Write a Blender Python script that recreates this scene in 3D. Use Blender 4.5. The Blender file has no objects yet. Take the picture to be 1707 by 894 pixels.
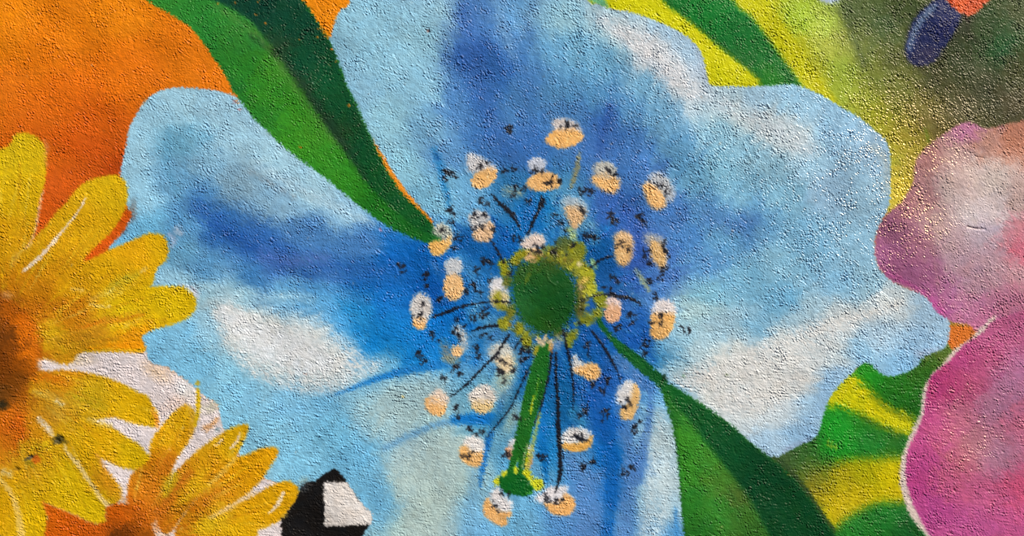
import bpy, math
import numpy as np
from mathutils import Vector

# ------------------------------------------------------------------ camera, sky, sun, exposure
S = 0.0005                      # one paint unit on the wall is half a millimetre
PW, PH = 1707.0, 894.0          # the stretch of wall in view, in paint units
CZ = 1.5                        # height of its middle above the ground
sc = bpy.context.scene
cam_d = bpy.data.cameras.new("camera")
cam = bpy.data.objects.new("camera", cam_d)
sc.collection.objects.link(cam)
DIST = 1.0
cam_d.sensor_width = 36.0
cam_d.lens = 36.0 * DIST / (PW * S)
cam_d.clip_start = 0.01
cam_d.clip_end = 500.0
cam.location = (0, -DIST, CZ)
cam.rotation_euler = (math.radians(90), 0, 0)
sc.camera = cam

SUN = Vector((0.59, -0.50, 0.63)).normalized()      # towards the sun: right, above, in front of the wall
elev = math.asin(SUN.z)
azim = math.atan2(SUN.x, SUN.y)
world = bpy.data.worlds.new("World")
sc.world = world
world.use_nodes = True
wn = world.node_tree
sky = wn.nodes.new("ShaderNodeTexSky")
sky.sky_type = 'NISHITA'
sky.sun_disc = False
sky.sun_elevation = elev
sky.sun_rotation = azim
wn.links.new(sky.outputs[0], wn.nodes["Background"].inputs[0])
wn.nodes["Background"].inputs[1].default_value = 0.05
sun_d = bpy.data.lights.new("sun", 'SUN')
sun_d.energy = 5.0
sun_d.angle = math.radians(0.5)
sun_d.color = (1.0, 0.89, 0.70)
sun = bpy.data.objects.new("sun", sun_d)
sc.collection.objects.link(sun)
sun.rotation_euler = SUN.to_track_quat('Z', 'Y').to_euler()
sc.view_settings.view_transform = 'Standard'
sc.view_settings.look = 'None'
sc.view_settings.exposure = 0.20
sc.view_settings.gamma = 1.0
sc.view_settings.use_curve_mapping = False

# ------------------------------------------------------------------ raster the mural is worked out on
X0, Y0, X1, Y1 = -256, -168, 1964, 1062
NX, NY = X1 - X0, Y1 - Y0
rng = np.random.default_rng(7)
fy = np.fft.fftfreq(NY)[:, None]
fx = np.fft.rfftfreq(NX)[None, :]

def noise(lam, width=0.35, seed=0, ang=None, stretch=1.0):
    """band-passed noise of wavelength lam; with ang the grain runs along that direction"""
    r = np.random.default_rng(seed)
    F = np.fft.rfft2(r.standard_normal((NY, NX)).astype(np.float32))
    if ang is None:
        f = np.sqrt(fx * fx + fy * fy)
    else:
        c, s = math.cos(math.radians(ang)), math.sin(math.radians(ang))
        u = (fx * c + fy * s) * stretch
        v = -fx * s + fy * c
        f = np.sqrt(u * u + v * v)
    f = np.maximum(f, 1e-6)
    F *= np.exp(-(np.log(f * lam)) ** 2 / (2 * width * width))
    n = np.fft.irfft2(F, s=(NY, NX))
    return (n / n.std()).astype(np.float32)

def lowpass(lam, seed):
    r = np.random.default_rng(seed)
    F = np.fft.rfft2(r.standard_normal((NY, NX)))
    F *= np.exp(-(fx * fx + fy * fy) * lam * lam / 2)
    F[0, 0] = 0
    n = np.fft.irfft2(F, s=(NY, NX))
    return (n / n.std()).astype(np.float32)

C = np.zeros((NY, NX, 3), np.float32)          # paint colour, sRGB 0..1
ID = np.zeros((NY, NX), np.int32)              # which piece of paint lies on top
GL = np.zeros((NY, NX), np.float32)            # gloss of the paint

def box(x0, y0, x1, y1):
    a = max(0, int(math.floor(x0 - X0))); b = max(0, int(math.floor(y0 - Y0)))
    c = min(NX, int(math.ceil(x1 - X0)) + 1); d = min(NY, int(math.ceil(y1 - Y0)) + 1)
    return a, b, max(a + 1, c), max(b + 1, d)

def spline(pts, n=6, closed=True):
    P = np.array(pts, float)
    m = len(P)
    out = []
    rngi = range(m) if closed else range(m - 1)
    for i in rngi:
        if closed:
            p0, p1, p2, p3 = P[(i - 1) % m], P[i], P[(i + 1) % m], P[(i + 2) % m]
        else:
            p0, p1, p2, p3 = P[max(i - 1, 0)], P[i], P[i + 1], P[min(i + 2, m - 1)]
        for t in np.arange(n) / n:
            out.append(p1 + 0.5 * t * ((p2 - p0) + t * ((2 * p0 - 5 * p1 + 4 * p2 - p3) + t * (3 * (p1 - p2) + p3 - p0))))
    if not closed:
        out.append(P[-1])
    return np.array(out)

def rawfill(pts, bb):
    a, b, c, d = bb
    w, h = c - a, d - b
    D = np.zeros((h, w + 1), np.int32)
    P = np.asarray(pts, float) - [X0 + a, Y0 + b]
    Q = np.roll(P, -1, axis=0)
    for (x0, y0), (x1, y1) in zip(P, Q):
        if y0 == y1: continue
        if y0 > y1: x0, y0, x1, y1 = x1, y1, x0, y0
        r0, r1 = max(0, math.ceil(y0 - 0.5)), min(h, math.ceil(y1 - 0.5))
        if r1 <= r0: continue
        r = np.arange(r0, r1)
        xi = x0 + (r + 0.5 - y0) * (x1 - x0) / (y1 - y0)
        np.add.at(D, (r, np.clip(np.ceil(xi - 0.5), 0, w).astype(int)), 1)
    return ((np.cumsum(D[:, :w], axis=1) % 2) > 0).astype(np.float32)

def blur1(A, r, axis):
    n = A.shape[axis]
    pad = [(0, 0), (0, 0)]; pad[axis] = (r + 1, r)
    Bp = np.cumsum(np.pad(A, pad, mode='edge'), axis=axis, dtype=np.float64)
    hi = np.take(Bp, np.arange(2 * r + 1, 2 * r + 1 + n), axis=axis)
    lo = np.take(Bp, np.arange(0, n), axis=axis)
    return ((hi - lo) / (2 * r + 1)).astype(np.float32)

def blur(A, s):
    if s <= 0.3: return A
    if s < 1.2:
        k = math.exp(-1 / (2 * s * s)); z = 1 + 2 * k
        A = (A + k * (np.roll(A, 1, 0) + np.roll(A, -1, 0))) / z
        return (A + k * (np.roll(A, 1, 1) + np.roll(A, -1, 1))) / z
    r = max(1, int(round(s * 0.9)))
    for _ in range(3):
        A = blur1(blur1(A, r, 0), r, 1)
    return A

def M_poly(pts, f=0.8, smooth=True):
    """soft mask of a closed outline"""
    P = spline(pts) if smooth else np.array(pts, float)
    p = 4 + 3 * f
    bb = box(P[:, 0].min() - p, P[:, 1].min() - p, P[:, 0].max() + p, P[:, 1].max() + p)
    return bb, blur(rawfill(P, bb), f)

def M_line(pts, f=1.0):
    """soft mask of a brush line; pts are (x, y, width)"""
    P = spline(pts, 5, closed=False)
    w = P[:, 2].max() / 2 + 2 * f + 2
    bb = box(P[:, 0].min() - w, P[:, 1].min() - w, P[:, 0].max() + w, P[:, 1].max() + w)
    a, b, c, d = bb
    X, Y = np.meshgrid(np.arange(a, c) + X0 + 0.5, np.arange(b, d) + Y0 + 0.5)
    best = np.full(X.shape, 1e9, np.float32)
    for (x0, y0, w0), (x1, y1, w1) in zip(P[:-1], P[1:]):
        dx, dy = x1 - x0, y1 - y0
        t = np.clip(((X - x0) * dx + (Y - y0) * dy) / (dx * dx + dy * dy + 1e-9), 0, 1)
        best = np.minimum(best, np.hypot(X - x0 - t * dx, Y - y0 - t * dy) - (w0 + t * (w1 - w0)) / 2)
    return bb, np.clip(0.5 - best / (2 * f), 0, 1).astype(np.float32)

def M_ell(cx, cy, rx, ry, ang=0, f=1.0):
    w = max(rx, ry) + 2 * f + 2
    bb = box(cx - w, cy - w, cx + w, cy + w)
    a, b, c, d = bb
    X, Y = np.meshgrid(np.arange(a, c) + X0 + 0.5 - cx, np.arange(b, d) + Y0 + 0.5 - cy)
    co, si = math.cos(math.radians(ang)), math.sin(math.radians(ang))
    u, v = (X * co + Y * si) / rx, (-X * si + Y * co) / ry
    e = (np.hypot(u, v) - 1) * min(rx, ry)
    return bb, np.clip(0.5 - e / (2 * f), 0, 1).astype(np.float32)

def M_and(m, n):
    """m limited to n (n is a full-raster mask)"""
    bb, A = m
    a, b, c, d = bb
    return bb, A * n[b:d, a:c]

def full(m):
    F = np.zeros((NY, NX), np.float32)
    a, b, c, d = m[0]
    F[b:d, a:c] = m[1]
    return F

def col(c): return np.array(c, np.float32) / 255.0

def paint(m, c, alpha=1.0, gloss=None, rough=None):
    """lay colour c (a triple or a full field) through mask m; rough breaks it up into dry brush"""
    (a, b, e, d), A = m
    A = A * alpha
    E4 = 4 * A * (1 - A)
    if rough is not None:
        n, k = rough
        A = A + 0.24 * k * n[b:d, a:e] * E4
    A = np.clip(A + (0.11 * nB[b:d, a:e] + 0.09 * nG[b:d, a:e]) * E4, 0, 1)
    A = A[..., None]
    src = c[b:d, a:e] if isinstance(c, np.ndarray) and c.ndim == 3 else col(c)
    C[b:d, a:e] = C[b:d, a:e] * (1 - A) + src * A
    if gloss is not None:
        GL[b:d, a:e] = GL[b:d, a:e] * (1 - A[..., 0]) + gloss * A[..., 0]

def paint_gloss(cx, cy, rx, ry, g, f):
    (a, b, c, d), A = M_ell(cx, cy, rx, ry, 0, f)
    GL[b:d, a:c] = GL[b:d, a:c] * (1 - A) + g * A

REG = {}        # id -> dict(name, parent, ...)
KEYS = {}
def node(key, name, parent=None, **kw):
    i = len(REG) + 1
    REG[i] = dict(id=i, key=key, name=name, parent=parent, **kw)
    KEYS[key] = i
    return i

def claim(key, m, thr=0.5):
    (a, b, c, d), A = m
    sub = ID[b:d, a:c]
    sub[A > thr] = KEYS[key]

# ------------------------------------------------------------------ noise fields for brushwork
nA = noise(14, 0.5, 11)
nB = noise(6, 0.4, 12)
nC = noise(46, 0.5, 13)
nG = noise(5.0, 0.50, 31)       # the same grain the plaster has, so paint catches on it
nG2 = noise(4.6, 0.35, 62)
nS = noise(7, 0.4, 14, ang=38, stretch=4.5)     # strokes running down to the right
nT = noise(8, 0.4, 15, ang=-38, stretch=4.0)    # strokes running up to the right
nL = lowpass(60, 16)
nM = lowpass(22, 17)
nM2 = lowpass(22, 18)
nK = lowpass(6, 19)
nK2 = lowpass(6, 20)

def field(ctrl, k=1.0, soft=18.0, power=1.9, radial=0.0):
    """smooth colour field through a list of (x, y, r, g, b)"""
    q = 6
    gx = np.arange(0, NX + q, q) + X0
    gy = np.arange(0, NY + q, q) + Y0
    X, Y = np.meshgrid(gx, gy)
    num = np.zeros(X.shape + (3,)); den = np.zeros(X.shape)
    for x, y, r, g, b in ctrl:
        w = 1.0 / ((X - x) ** 2 + (Y - y) ** 2 + soft * soft) ** power
        num += w[..., None] * np.array([r, g, b]) / 255.0
        den += w
    G = (num / den[..., None]).astype(np.float32)
    # look it up through a wandering hand
    yy, xx = np.mgrid[0:NY, 0:NX].astype(np.float32)
    u = (xx + k * (3.2 * nM + 2.4 * nK + 1.5 * nS + 3.2 * nG)) / q
    v = (yy + k * (3.2 * nM2 + 2.4 * nK2 + 1.5 * nS + 3.2 * nG2)) / q
    if radial:
        w_ = radial * (10 * PS1 + 9 * PS2 + 5 * PS3) / q / _rad
        u = u + w_ * _dx; v = v + w_ * _dy
    u = np.clip(u, 0, G.shape[1] - 1.01); v = np.clip(v, 0, G.shape[0] - 1.01)
    iu, iv = u.astype(int), v.astype(int)
    fu, fv = (u - iu)[..., None], (v - iv)[..., None]
    return (G[iv, iu] * (1 - fu) * (1 - fv) + G[iv, iu + 1] * fu * (1 - fv)
            + G[iv + 1, iu] * (1 - fu) * fv + G[iv + 1, iu + 1] * fu * fv).astype(np.float32)

# petals are brushed out from the middle of the blue flower
_r = np.random.default_rng(91)
NT_, NR_ = 720, 80
def polar_noise(seed, wt, wr):
    q = np.random.default_rng(seed).standard_normal((NT_, NR_))
    F = np.fft.fft2(q); ft = np.fft.fftfreq(NT_)[:, None] * wt; fr = np.fft.fftfreq(NR_)[None, :] * wr
    q = np.fft.ifft2(F * np.exp(-(ft ** 2 + fr ** 2) * 8)).real
    return (q / q.std()).astype(np.float32)
_yy, _xx = np.mgrid[0:NY, 0:NX].astype(np.float32)
_dx, _dy = _xx + X0 - 905, _yy + Y0 - 490
_rad = np.hypot(_dx, _dy) + 1
_th = np.arctan2(_dy, _dx)
def polar(seed, wt, wr, dr=12.0, swirl=0.0):
    P = polar_noise(seed, wt, wr)
    u = ((_th + swirl * _rad / 500 + math.pi) / (2 * math.pi) * NT_ + 0.35 * nB) % NT_
    v = np.clip(_rad / dr, 0, NR_ - 1.01)
    iu, iv = u.astype(int) % NT_, v.astype(int)
    fu, fv = u - np.floor(u), v - iv
    return (P[iu, iv] * (1 - fu) * (1 - fv) + P[(iu + 1) % NT_, iv] * fu * (1 - fv) + P[iu, iv + 1] * (1 - fu) * fv + P[(iu + 1) % NT_, iv + 1] * fu * fv).astype(np.float32)
PS1 = polar(1, 1.4, 2.2, swirl=0.35)
PS2 = polar(2, 4.0, 3.0, swirl=0.35)
PS3 = polar(3, 0.7, 1.6, swirl=0.3)

# ================================================================== THE MURAL, from the back layer up
ALL = ((0, 0, NX, NY), np.ones((NY, NX), np.float32))

# ---- orange ground of the wall
node('wall', 'wall', kind='structure', label='rough stucco wall with orange painted ground')
orange = field([(20,20,232,134,8),(200,20,230,132,8),(380,60,226,122,12),(100,150,222,106,10),(200,120,228,116,10),
    (60,220,208,98,12),(300,120,222,118,10),(180,270,192,80,12),(190,230,200,88,12),(250,130,220,112,10),
    (90,330,208,88,16),(540,20,240,140,10),(0,150,220,112,14),(0,60,228,128,10),(700,340,225,130,18),(1600,550,215,115,38),
    (100,60,230,126,8),(150,200,216,95,12),(80,100,224,118,9)], soft=30)
orange = orange * 0.955 + orange.mean(axis=2, keepdims=True) * 0.035
paint(ALL, orange, gloss=0.15)
claim('wall', ALL)
paint(M_ell(200,283,34,22,-30,10), (176,64,12), 0.6)
paint(M_ell(130,240,60,18,10,14), (205,78,14), 0.35)

# ---- white ground at lower left
node('white_ground', 'white_ground', kind='structure', label='patch of bare white ground paint between the yellow daisies')
WH = [(40,592),(90,588),(162,584),(242,586),(250,600),(262,607),(278,612),(295,624),(315,638),(340,660),(362,675),(371,705),
      (380,730),(405,765),(439,796),(459,804),(505,835),(520,1000),(400,1060),(100,1060),(0,1000),(-40,800)]
m = M_poly(WH, 1.5)
paint(m, (216,206,206), gloss=0.15)
claim('white_ground', m)
paint(M_ell(262,620,24,12,30,8), (222,185,140), 0.55)
paint(M_ell(120,600,30,9,0,6), (205,180,130), 0.5)
paint(M_ell(300,668,28,10,-30,8), (222,180,150), 0.4)
paint(M_ell(312,650,18,16,30,8), (196,205,205), 0.5)

# ---- dark green ground, upper right
node('green_ground', 'green_ground', kind='structure', label='olive to dark green painted ground behind the pink flower')
GG = [(960,-200),(990,0),(1040,22),(1109,46),(1160,80),(1181,150),(1300,180),(1400,210),(1470,300),(1480,380),(1560,540),(2100,560),(2100,-200)]
green = field([(1330,30,160,190,44),(1380,40,176,200,74),(1400,110,160,184,60),(1340,110,165,172,22),(1290,60,200,194,6),
    (1320,100,190,186,8),(1350,140,188,180,14),(1250,15,200,198,8),(1400,150,152,174,44),(1430,170,158,168,44),
    (1460,200,160,164,36),(1490,240,172,164,46),(1500,310,216,194,60),(1525,270,176,160,52),(1520,230,152,140,46),(1424,20,80,98,56),(1440,60,96,110,54),  # golden tones beside the pink petal brightened, sun glints put into the colour
    (1470,40,66,90,48),(1500,20,66,82,40),(1460,120,116,128,48),(1490,100,82,92,40),(1500,150,112,118,46),(1540,180,112,106,42),
    (1560,130,66,70,38),(1600,100,46,60,30),(1650,60,56,76,42),(1664,72,36,92,48),(1700,20,74,86,52),(1640,150,54,60,34),
    (1600,180,74,72,42),(1690,120,68,74,42),(1690,170,70,66,42),(1600,60,50,62,34),(1560,210,104,94,46),(1380,80,180,190,72),
    (1414,70,150,160,66),(1250,60,205,200,5),(1180,120,205,200,2),(1060,10,205,200,2),(1480,270,176,176,50),(1510,280,184,166,54)], soft=16)
m = M_poly(GG, 2.0, smooth=False)
paint(m, green, gloss=0.75)
claim('green_ground', m)
paint(M_poly([(1362,-12),(1368,2),(1382,6),(1397,3),(1403,-12)], 2), (176,196,216))
paint(M_line([(1402,-20,10),(1412,20,10),(1424,60,12),(1440,108,14)], 7), (70,88,50), 0.6)
paint(M_line([(1548,238,4),(1545,225,5),(1542,214,3)], 1.6), (96,120,20), 0.8)
paint(M_ell(1600,40,14,30,40,10), (40,45,30), 0.5)
paint(M_line([(1612,44,8),(1618,60,6),(1640,76,4)], 4), (34,38,24), 0.6)

RS0 = (nS, 0.8)
# ---- striped leaf, upper right
node('striped_leaf', 'striped_leaf', thing=True, label='painted leaf with yellow and green stripes above the blue flower', category='painted leaf')
node('sl_yellow', 'stripe', 'striped_leaf', label='bright yellow lower stripe')
node('sl_green', 'stripe', 'striped_leaf', label='deep green middle stripe')
node('sl_lime', 'stripe', 'striped_leaf', label='yellow to lime upper stripe')
SY = [(930,-120),(975,-6),(998,8),(1018,15),(1048,20),(1079,29),(1109,42),(1136,55),(1156,70),(1169,89),(1176,111),(1181,131),(1189,148),
      (1250,150),(1274,145),(1265,132),(1250,117),(1226,99),(1203,81),(1179,60),(1156,40),(1129,20),(1105,0),(1020,-120)]
SG = [(1020,-120),(1105,0),(1129,20),(1156,40),(1179,60),(1203,81),(1226,99),(1250,117),(1265,132),(1272,148),(1334,148),(1332,136),
      (1320,119),(1300,92),(1277,60),(1250,26),(1223,2),(1150,-120)]
SL = [(1150,-120),(1223,2),(1250,26),(1277,60),(1300,92),(1320,119),(1334,148),(1380,175),(1400,178),(1440,206),(1452,196),(1446,150),(1440,108),(1424,64),(1410,25),(1400,-10),(1340,-120)]
m = M_poly(SL, 1.5); claim('sl_lime', m)
paint(M_poly([(1150,-120),(1223,2),(1250,26),(1277,60),(1300,92),(1320,119),(1334,148),(1400,190),(1396,170),(1370,135),(1345,100),(1322,64),(1290,20),(1275,0),(1230,-120)], 3.5), (196,195,2), 0.93, gloss=0.4)
m = M_poly(SY, 0.9); claim('sl_yellow', m); paint(m, (206,204,2), gloss=0.3)
m = M_poly(SG, 3.2); claim('sl_green', m)
gs = field([(1180,20,14,122,44),(1230,60,16,112,44),(1270,90,22,112,44),(1290,130,34,124,28),(1240,100,20,100,36),(1310,120,20,100,44),(1130,-20,10,110,40)])
paint(m, gs, gloss=0.3)
paint(M_line([(1105,-4,5),(1129,17,5),(1179,57,5),(1226,96,5),(1262,128,6)], 3), (16,78,24), 0.5)
paint(M_poly([(975,-10),(1000,-8),(1012,6),(1014,14),(1000,10),(985,3)], 2.5), (90,170,140), 0.9)

# ---- dark blue bud and orange petal, upper right corner
node('blue_bud', 'blue_bud', thing=True, label='small painted bud in navy blue with a pale left rim, top right', category='painted bud')
node('bud_body', 'bud', 'blue_bud'); node('bud_rim', 'rim', 'blue_bud')
BB = [(1577,-6),(1559,0),(1539,15),(1522,36),(1513,60),(1509,85),(1516,103),(1534,110),(1556,102),(1572,82),(1587,60),(1599,37),(1602,24),(1590,9)]
paint(M_poly([(x*1.0+ (x-1556)*0.06, y+(y-52)*0.05) for x, y in BB], 4), (30,34,30), 0.6)
m = M_poly(BB, 1.2); paint(m, (18,32,84), gloss=0.5); claim('bud_body', m)
paint(M_ell(1545,92,24,14,-20,6), (50,46,80), 0.7)
paint(M_ell(1574,45,12,22,30,6), (14,24,84), 0.7)
m = M_poly([(1560,6),(1544,15),(1528,35),(1518,58),(1513,82),(1519,84),(1526,64),(1534,46),(1546,30),(1558,18)], 2.2)
paint(m, (96,118,150), 0.9); claim('bud_rim', m)
node('orange_petal', 'orange_petal', solo=True, label='pointed orange red petal touching the navy bud at the top edge', category='painted petal')
m = M_poly([(1575,-40),(1577,0),(1588,12),(1600,22),(1610,29),(1622,25),(1634,16),(1650,0),(1665,-40)], 1.2, smooth=False)
paint(m, (206,86,46), gloss=0.5); claim('orange_petal', m)
paint(M_ell(1602,8,9,9,0,5), (228,100,40), 0.7)
paint(M_line([(1606,26,7),(1614,36,6)], 2), (36,28,24), 0.8)

# ---- striped leaf, lower right
node('lower_leaf', 'striped_leaf', thing=True, label='painted green leaf with two yellow bands beside the magenta petal', category='painted leaf')
node('ll_green', 'leaf_blade', 'lower_leaf'); node('ll_band', 'stripe', 'lower_leaf', label='upper yellow band'); node('ll_band2', 'stripe', 'lower_leaf', label='lower yellow band')
LL = [(1270,745),(1380,660),(1443,600),(1500,610),(1570,560),(1600,600),(1620,700),(1600,1060),(1430,1060),(1388,884),(1340,815)]
lg = field([(1440,630,30,140,28),(1500,650,32,112,26),(1540,620,48,104,28),(1400,715,26,150,36),(1450,740,28,120,40),(1500,740,30,100,32),
    (1400,750,26,140,34),(1330,760,44,92,36),(1310,765,62,84,44),(1340,790,82,104,34),(1480,860,26,112,36),(1520,880,20,84,34),
    (1420,885,34,118,38),(1450,690,30,112,24),(1500,690,24,92,20),(1560,590,84,110,40),(1490,760,44,110,24)])
m = M_poly(LL, 1.0, smooth=False); paint(m, lg, gloss=0.3); claim('ll_green', m)
m = M_poly([(1410,622),(1424,626),(1440,641),(1458,659),(1485,681),(1520,694),(1524,724),(1492,720),(1465,708),(1431,690),(1404,678),(1372,674),(1384,650)], 5.5)
paint(m, (202,194,4), 0.95, rough=RS0); claim('ll_band', m)
paint(M_line([(1455,662,10),(1485,684,10),(1515,700,10)], 4), (120,130,12), 0.5)
paint(M_line([(1440,697,8),(1470,712,8),(1500,724,8)], 4), (60,100,16), 0.6)
m = M_poly([(1350,790),(1366,778),(1384,770),(1438,764),(1520,770),(1520,832),(1465,838),(1431,853),(1405,868),(1388,884),(1365,849),(1341,815)], 6.5)
yb = 1.0 * field([(1380,860,196,178,10),(1350,800,120,118,30),(1370,780,96,118,28),(1400,800,170,158,12),(1440,780,170,170,12),(1480,800,200,186,6),
    (1500,820,190,172,8),(1420,830,190,170,12),(1400,850,188,168,14),(1360,830,160,146,22)])
paint(m, yb); claim('ll_band2', m)
paint(M_line([(1378,742,3),(1392,745,3)], 1.5), (190,190,40), 0.5)
for x, y in ((1380,738),(1386,741),(1393,744)): paint(M_line([(x,y-5,2.5),(x+1,y+7,2.5)], 1), (150,180,40), 0.6)

# ---- pink flower
node('pink_flower', 'painted_flower', thing=True, label='pink and magenta painted flower cut off by the right edge', category='painted flower')
node('pk_up', 'petal', 'pink_flower', label='pale mauve upper petal'); node('pk_lo', 'petal', 'pink_flower', label='deep magenta lower petal')
node('pk_edge', 'petal_edge', 'pk_lo')
PU = [(1582,536),(1560,522),(1546,501),(1531,490),(1494,474),(1475,459),(1462,440),(1458,414),(1465,377),(1485,351),(1504,335),(1520,308),
      (1525,276),(1531,261),(1546,243),(1560,232),(1579,220),(1597,208),(1614,204),(1634,212),(1651,214),(1678,207),(1707,202),(1800,190),(2000,260),(2000,500),(1760,520),(1640,552),(1616,542)]
pu = field([(1614,212,192,116,160),(1540,258,172,116,118),(1500,335,166,104,118),(1486,380,146,84,122),(1468,420,158,86,138),(1500,440,148,80,124),
    (1530,400,166,104,132),(1575,485,160,94,138),(1556,508,176,82,146),(1600,260,184,148,144),(1640,240,188,138,122),(1690,230,186,122,98),
    (1580,320,200,180,178),(1650,300,206,190,182),(1700,330,190,162,156),(1620,360,200,188,190),(1660,350,202,188,190),(1620,290,204,184,178),(1560,370,182,150,150),(1640,385,180,164,180),
    (1600,430,180,148,164),(1700,385,194,124,138),(1706,420,204,100,124),(1660,440,180,146,160),(1620,470,174,134,150),(1700,455,188,140,150),
    (1690,500,180,108,138),(1620,510,182,112,150),(1640,535,188,108,150),(1590,400,184,154,162),(1540,460,150,84,126),(1545,330,172,120,128),(1600,300,192,164,160)], soft=20, power=2.4)
pu = pu * 0.95 + pu.mean(axis=2, keepdims=True) * 0.05
m = M_poly(PU, 1.3); paint(m, pu, gloss=0.8); claim('pk_up', m)
paint_gloss(1665, 320, 74, 110, 0.05, 30)
paint(M_line([(1480,455,7),(1520,478,7),(1550,500,8),(1570,520,8)], 4), (190,74,150), 0.6)
paint(M_line([(1500,478,8),(1525,490,9),(1545,503,7)], 3.5), (186,170,150), 0.75)
paint(M_line([(1556,260,4),(1550,300,5),(1549,345,6),(1550,390,5),(1560,450,4),(1564,480,3)], 5), (160,112,118), 0.45)
paint(M_line([(1612,377,2),(1630,381,2.2),(1642,381,1.6)], 1), (120,92,98), 0.7)
PL = [(1760,505),(1700,520),(1655,536),(1640,553),(1610,573),(1593,590),(1575,608),(1553,627),(1545,654),(1540,690),(1530,716),(1520,735),(1513,752),
      (1510,784),(1513,810),(1523,843),(1538,873),(1555,900),(1620,1000),(2000,1060),(2000,480)]
PE = [(1660,530),(1634,548),(1616,566),(1588,585),(1570,607),(1551,627),(1538,653),(1534,690),(1519,721),(1506,752),(1502,766),(1500,803),(1506,829),(1516,858),(1531,879),(1548,902),(1600,1000),(1660,960),(1600,900),(1560,800),(1600,640)]
m = M_poly(PE, 1.3); paint(m, (206,190,180), gloss=0.3); claim('pk_edge', m)
pl = field([(1600,592,176,62,124),(1560,640,176,52,118),(1552,700,188,70,134),(1540,760,190,72,140),(1530,800,178,60,132),(1560,850,172,64,134),
    (1600,890,178,76,138),(1650,590,176,74,122),(1690,560,172,84,128),(1620,640,180,78,120),(1600,690,182,100,128),(1620,740,166,106,122),
    (1580,800,188,86,128),(1680,640,168,112,148),(1650,680,164,112,144),(1700,700,184,98,130),(1660,760,164,112,140),(1640,820,188,88,134),
    (1700,820,196,78,120),(1690,880,188,82,138),(1640,880,178,78,138),(1650,560,182,88,136),(1590,640,180,60,114),(1570,720,192,86,132),
    (1600,760,184,96,118),(1700,610,172,104,146)], soft=24, power=2.4)
pl = (pl * 0.94 + pl.mean(axis=2, keepdims=True) * 0.06) * np.array([1.02, 1.0, 1.0], np.float32)
m = M_poly(PL, 1.4); paint(m, pl, gloss=0.6); claim('pk_lo', m)

# ---- the big blue flower
node('blue_flower', 'painted_flower', thing=True, label='large sky blue painted flower with dark stamens in the middle of the wall', category='painted flower')
OUT = [(583,-60),(583,3),(568,17),(558,37),(553,64),(566,101),(580,141),(597,174),(610,205),(630,248),(650,288),(670,318),(691,339),(710,357),
       (722,372),(700,392),(668,386),(642,374),(615,354),(581,328),(551,302),(517,276),(494,260),(467,238),(444,216),(417,189),(403,171),
       (392,161),(369,153),(336,148),(302,146),(275,149),(255,158),(240,171),(228,190),(216,211),(211,240),(205,268),(201,291),(206,330),
       (214,352),(206,380),(190,398),(180,440),(230,500),(236,564),(243,586),(250,602),(262,608),(278,612),(295,624),(315,638),(340,660),
       (362,675),(370,705),(382,735),(410,770),(439,796),(460,804),(500,830),(520,900),(540,1060),(1145,1060),(1140,894),(1136,849),(1132,795),
       (1127,742),(1119,705),(1109,671),(1095,644),(1114,638),(1136,651),(1162,668),(1196,691),(1223,711),(1250,736),(1270,750),(1288,763),
       (1294,763),(1310,754),(1334,743),(1361,728),(1369,705),(1376,681),(1384,661),(1398,644),(1414,628),(1431,612),(1443,605),(1451,608),
       (1465,621),(1481,627),(1502,624),(1528,611),(1542,594),(1575,580),(1581,562),(1582,537),(1562,521),(1547,500),(1531,489),(1498,476),
       (1475,459),(1461,438),(1458,405),(1466,375),(1479,352),(1484,330),(1485,299),(1485,268),(1482,245),(1471,228),(1451,211),(1428,193),
       (1401,178),(1374,161),(1347,148),(1320,141),(1287,143),(1250,144),(1189,143),(1181,131),(1176,111),(1169,89),(1156,70),(1136,55),
       (1109,42),(1079,29),(1048,20),(1018,15),(998,8),(978,0),(940,-60)]
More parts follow.
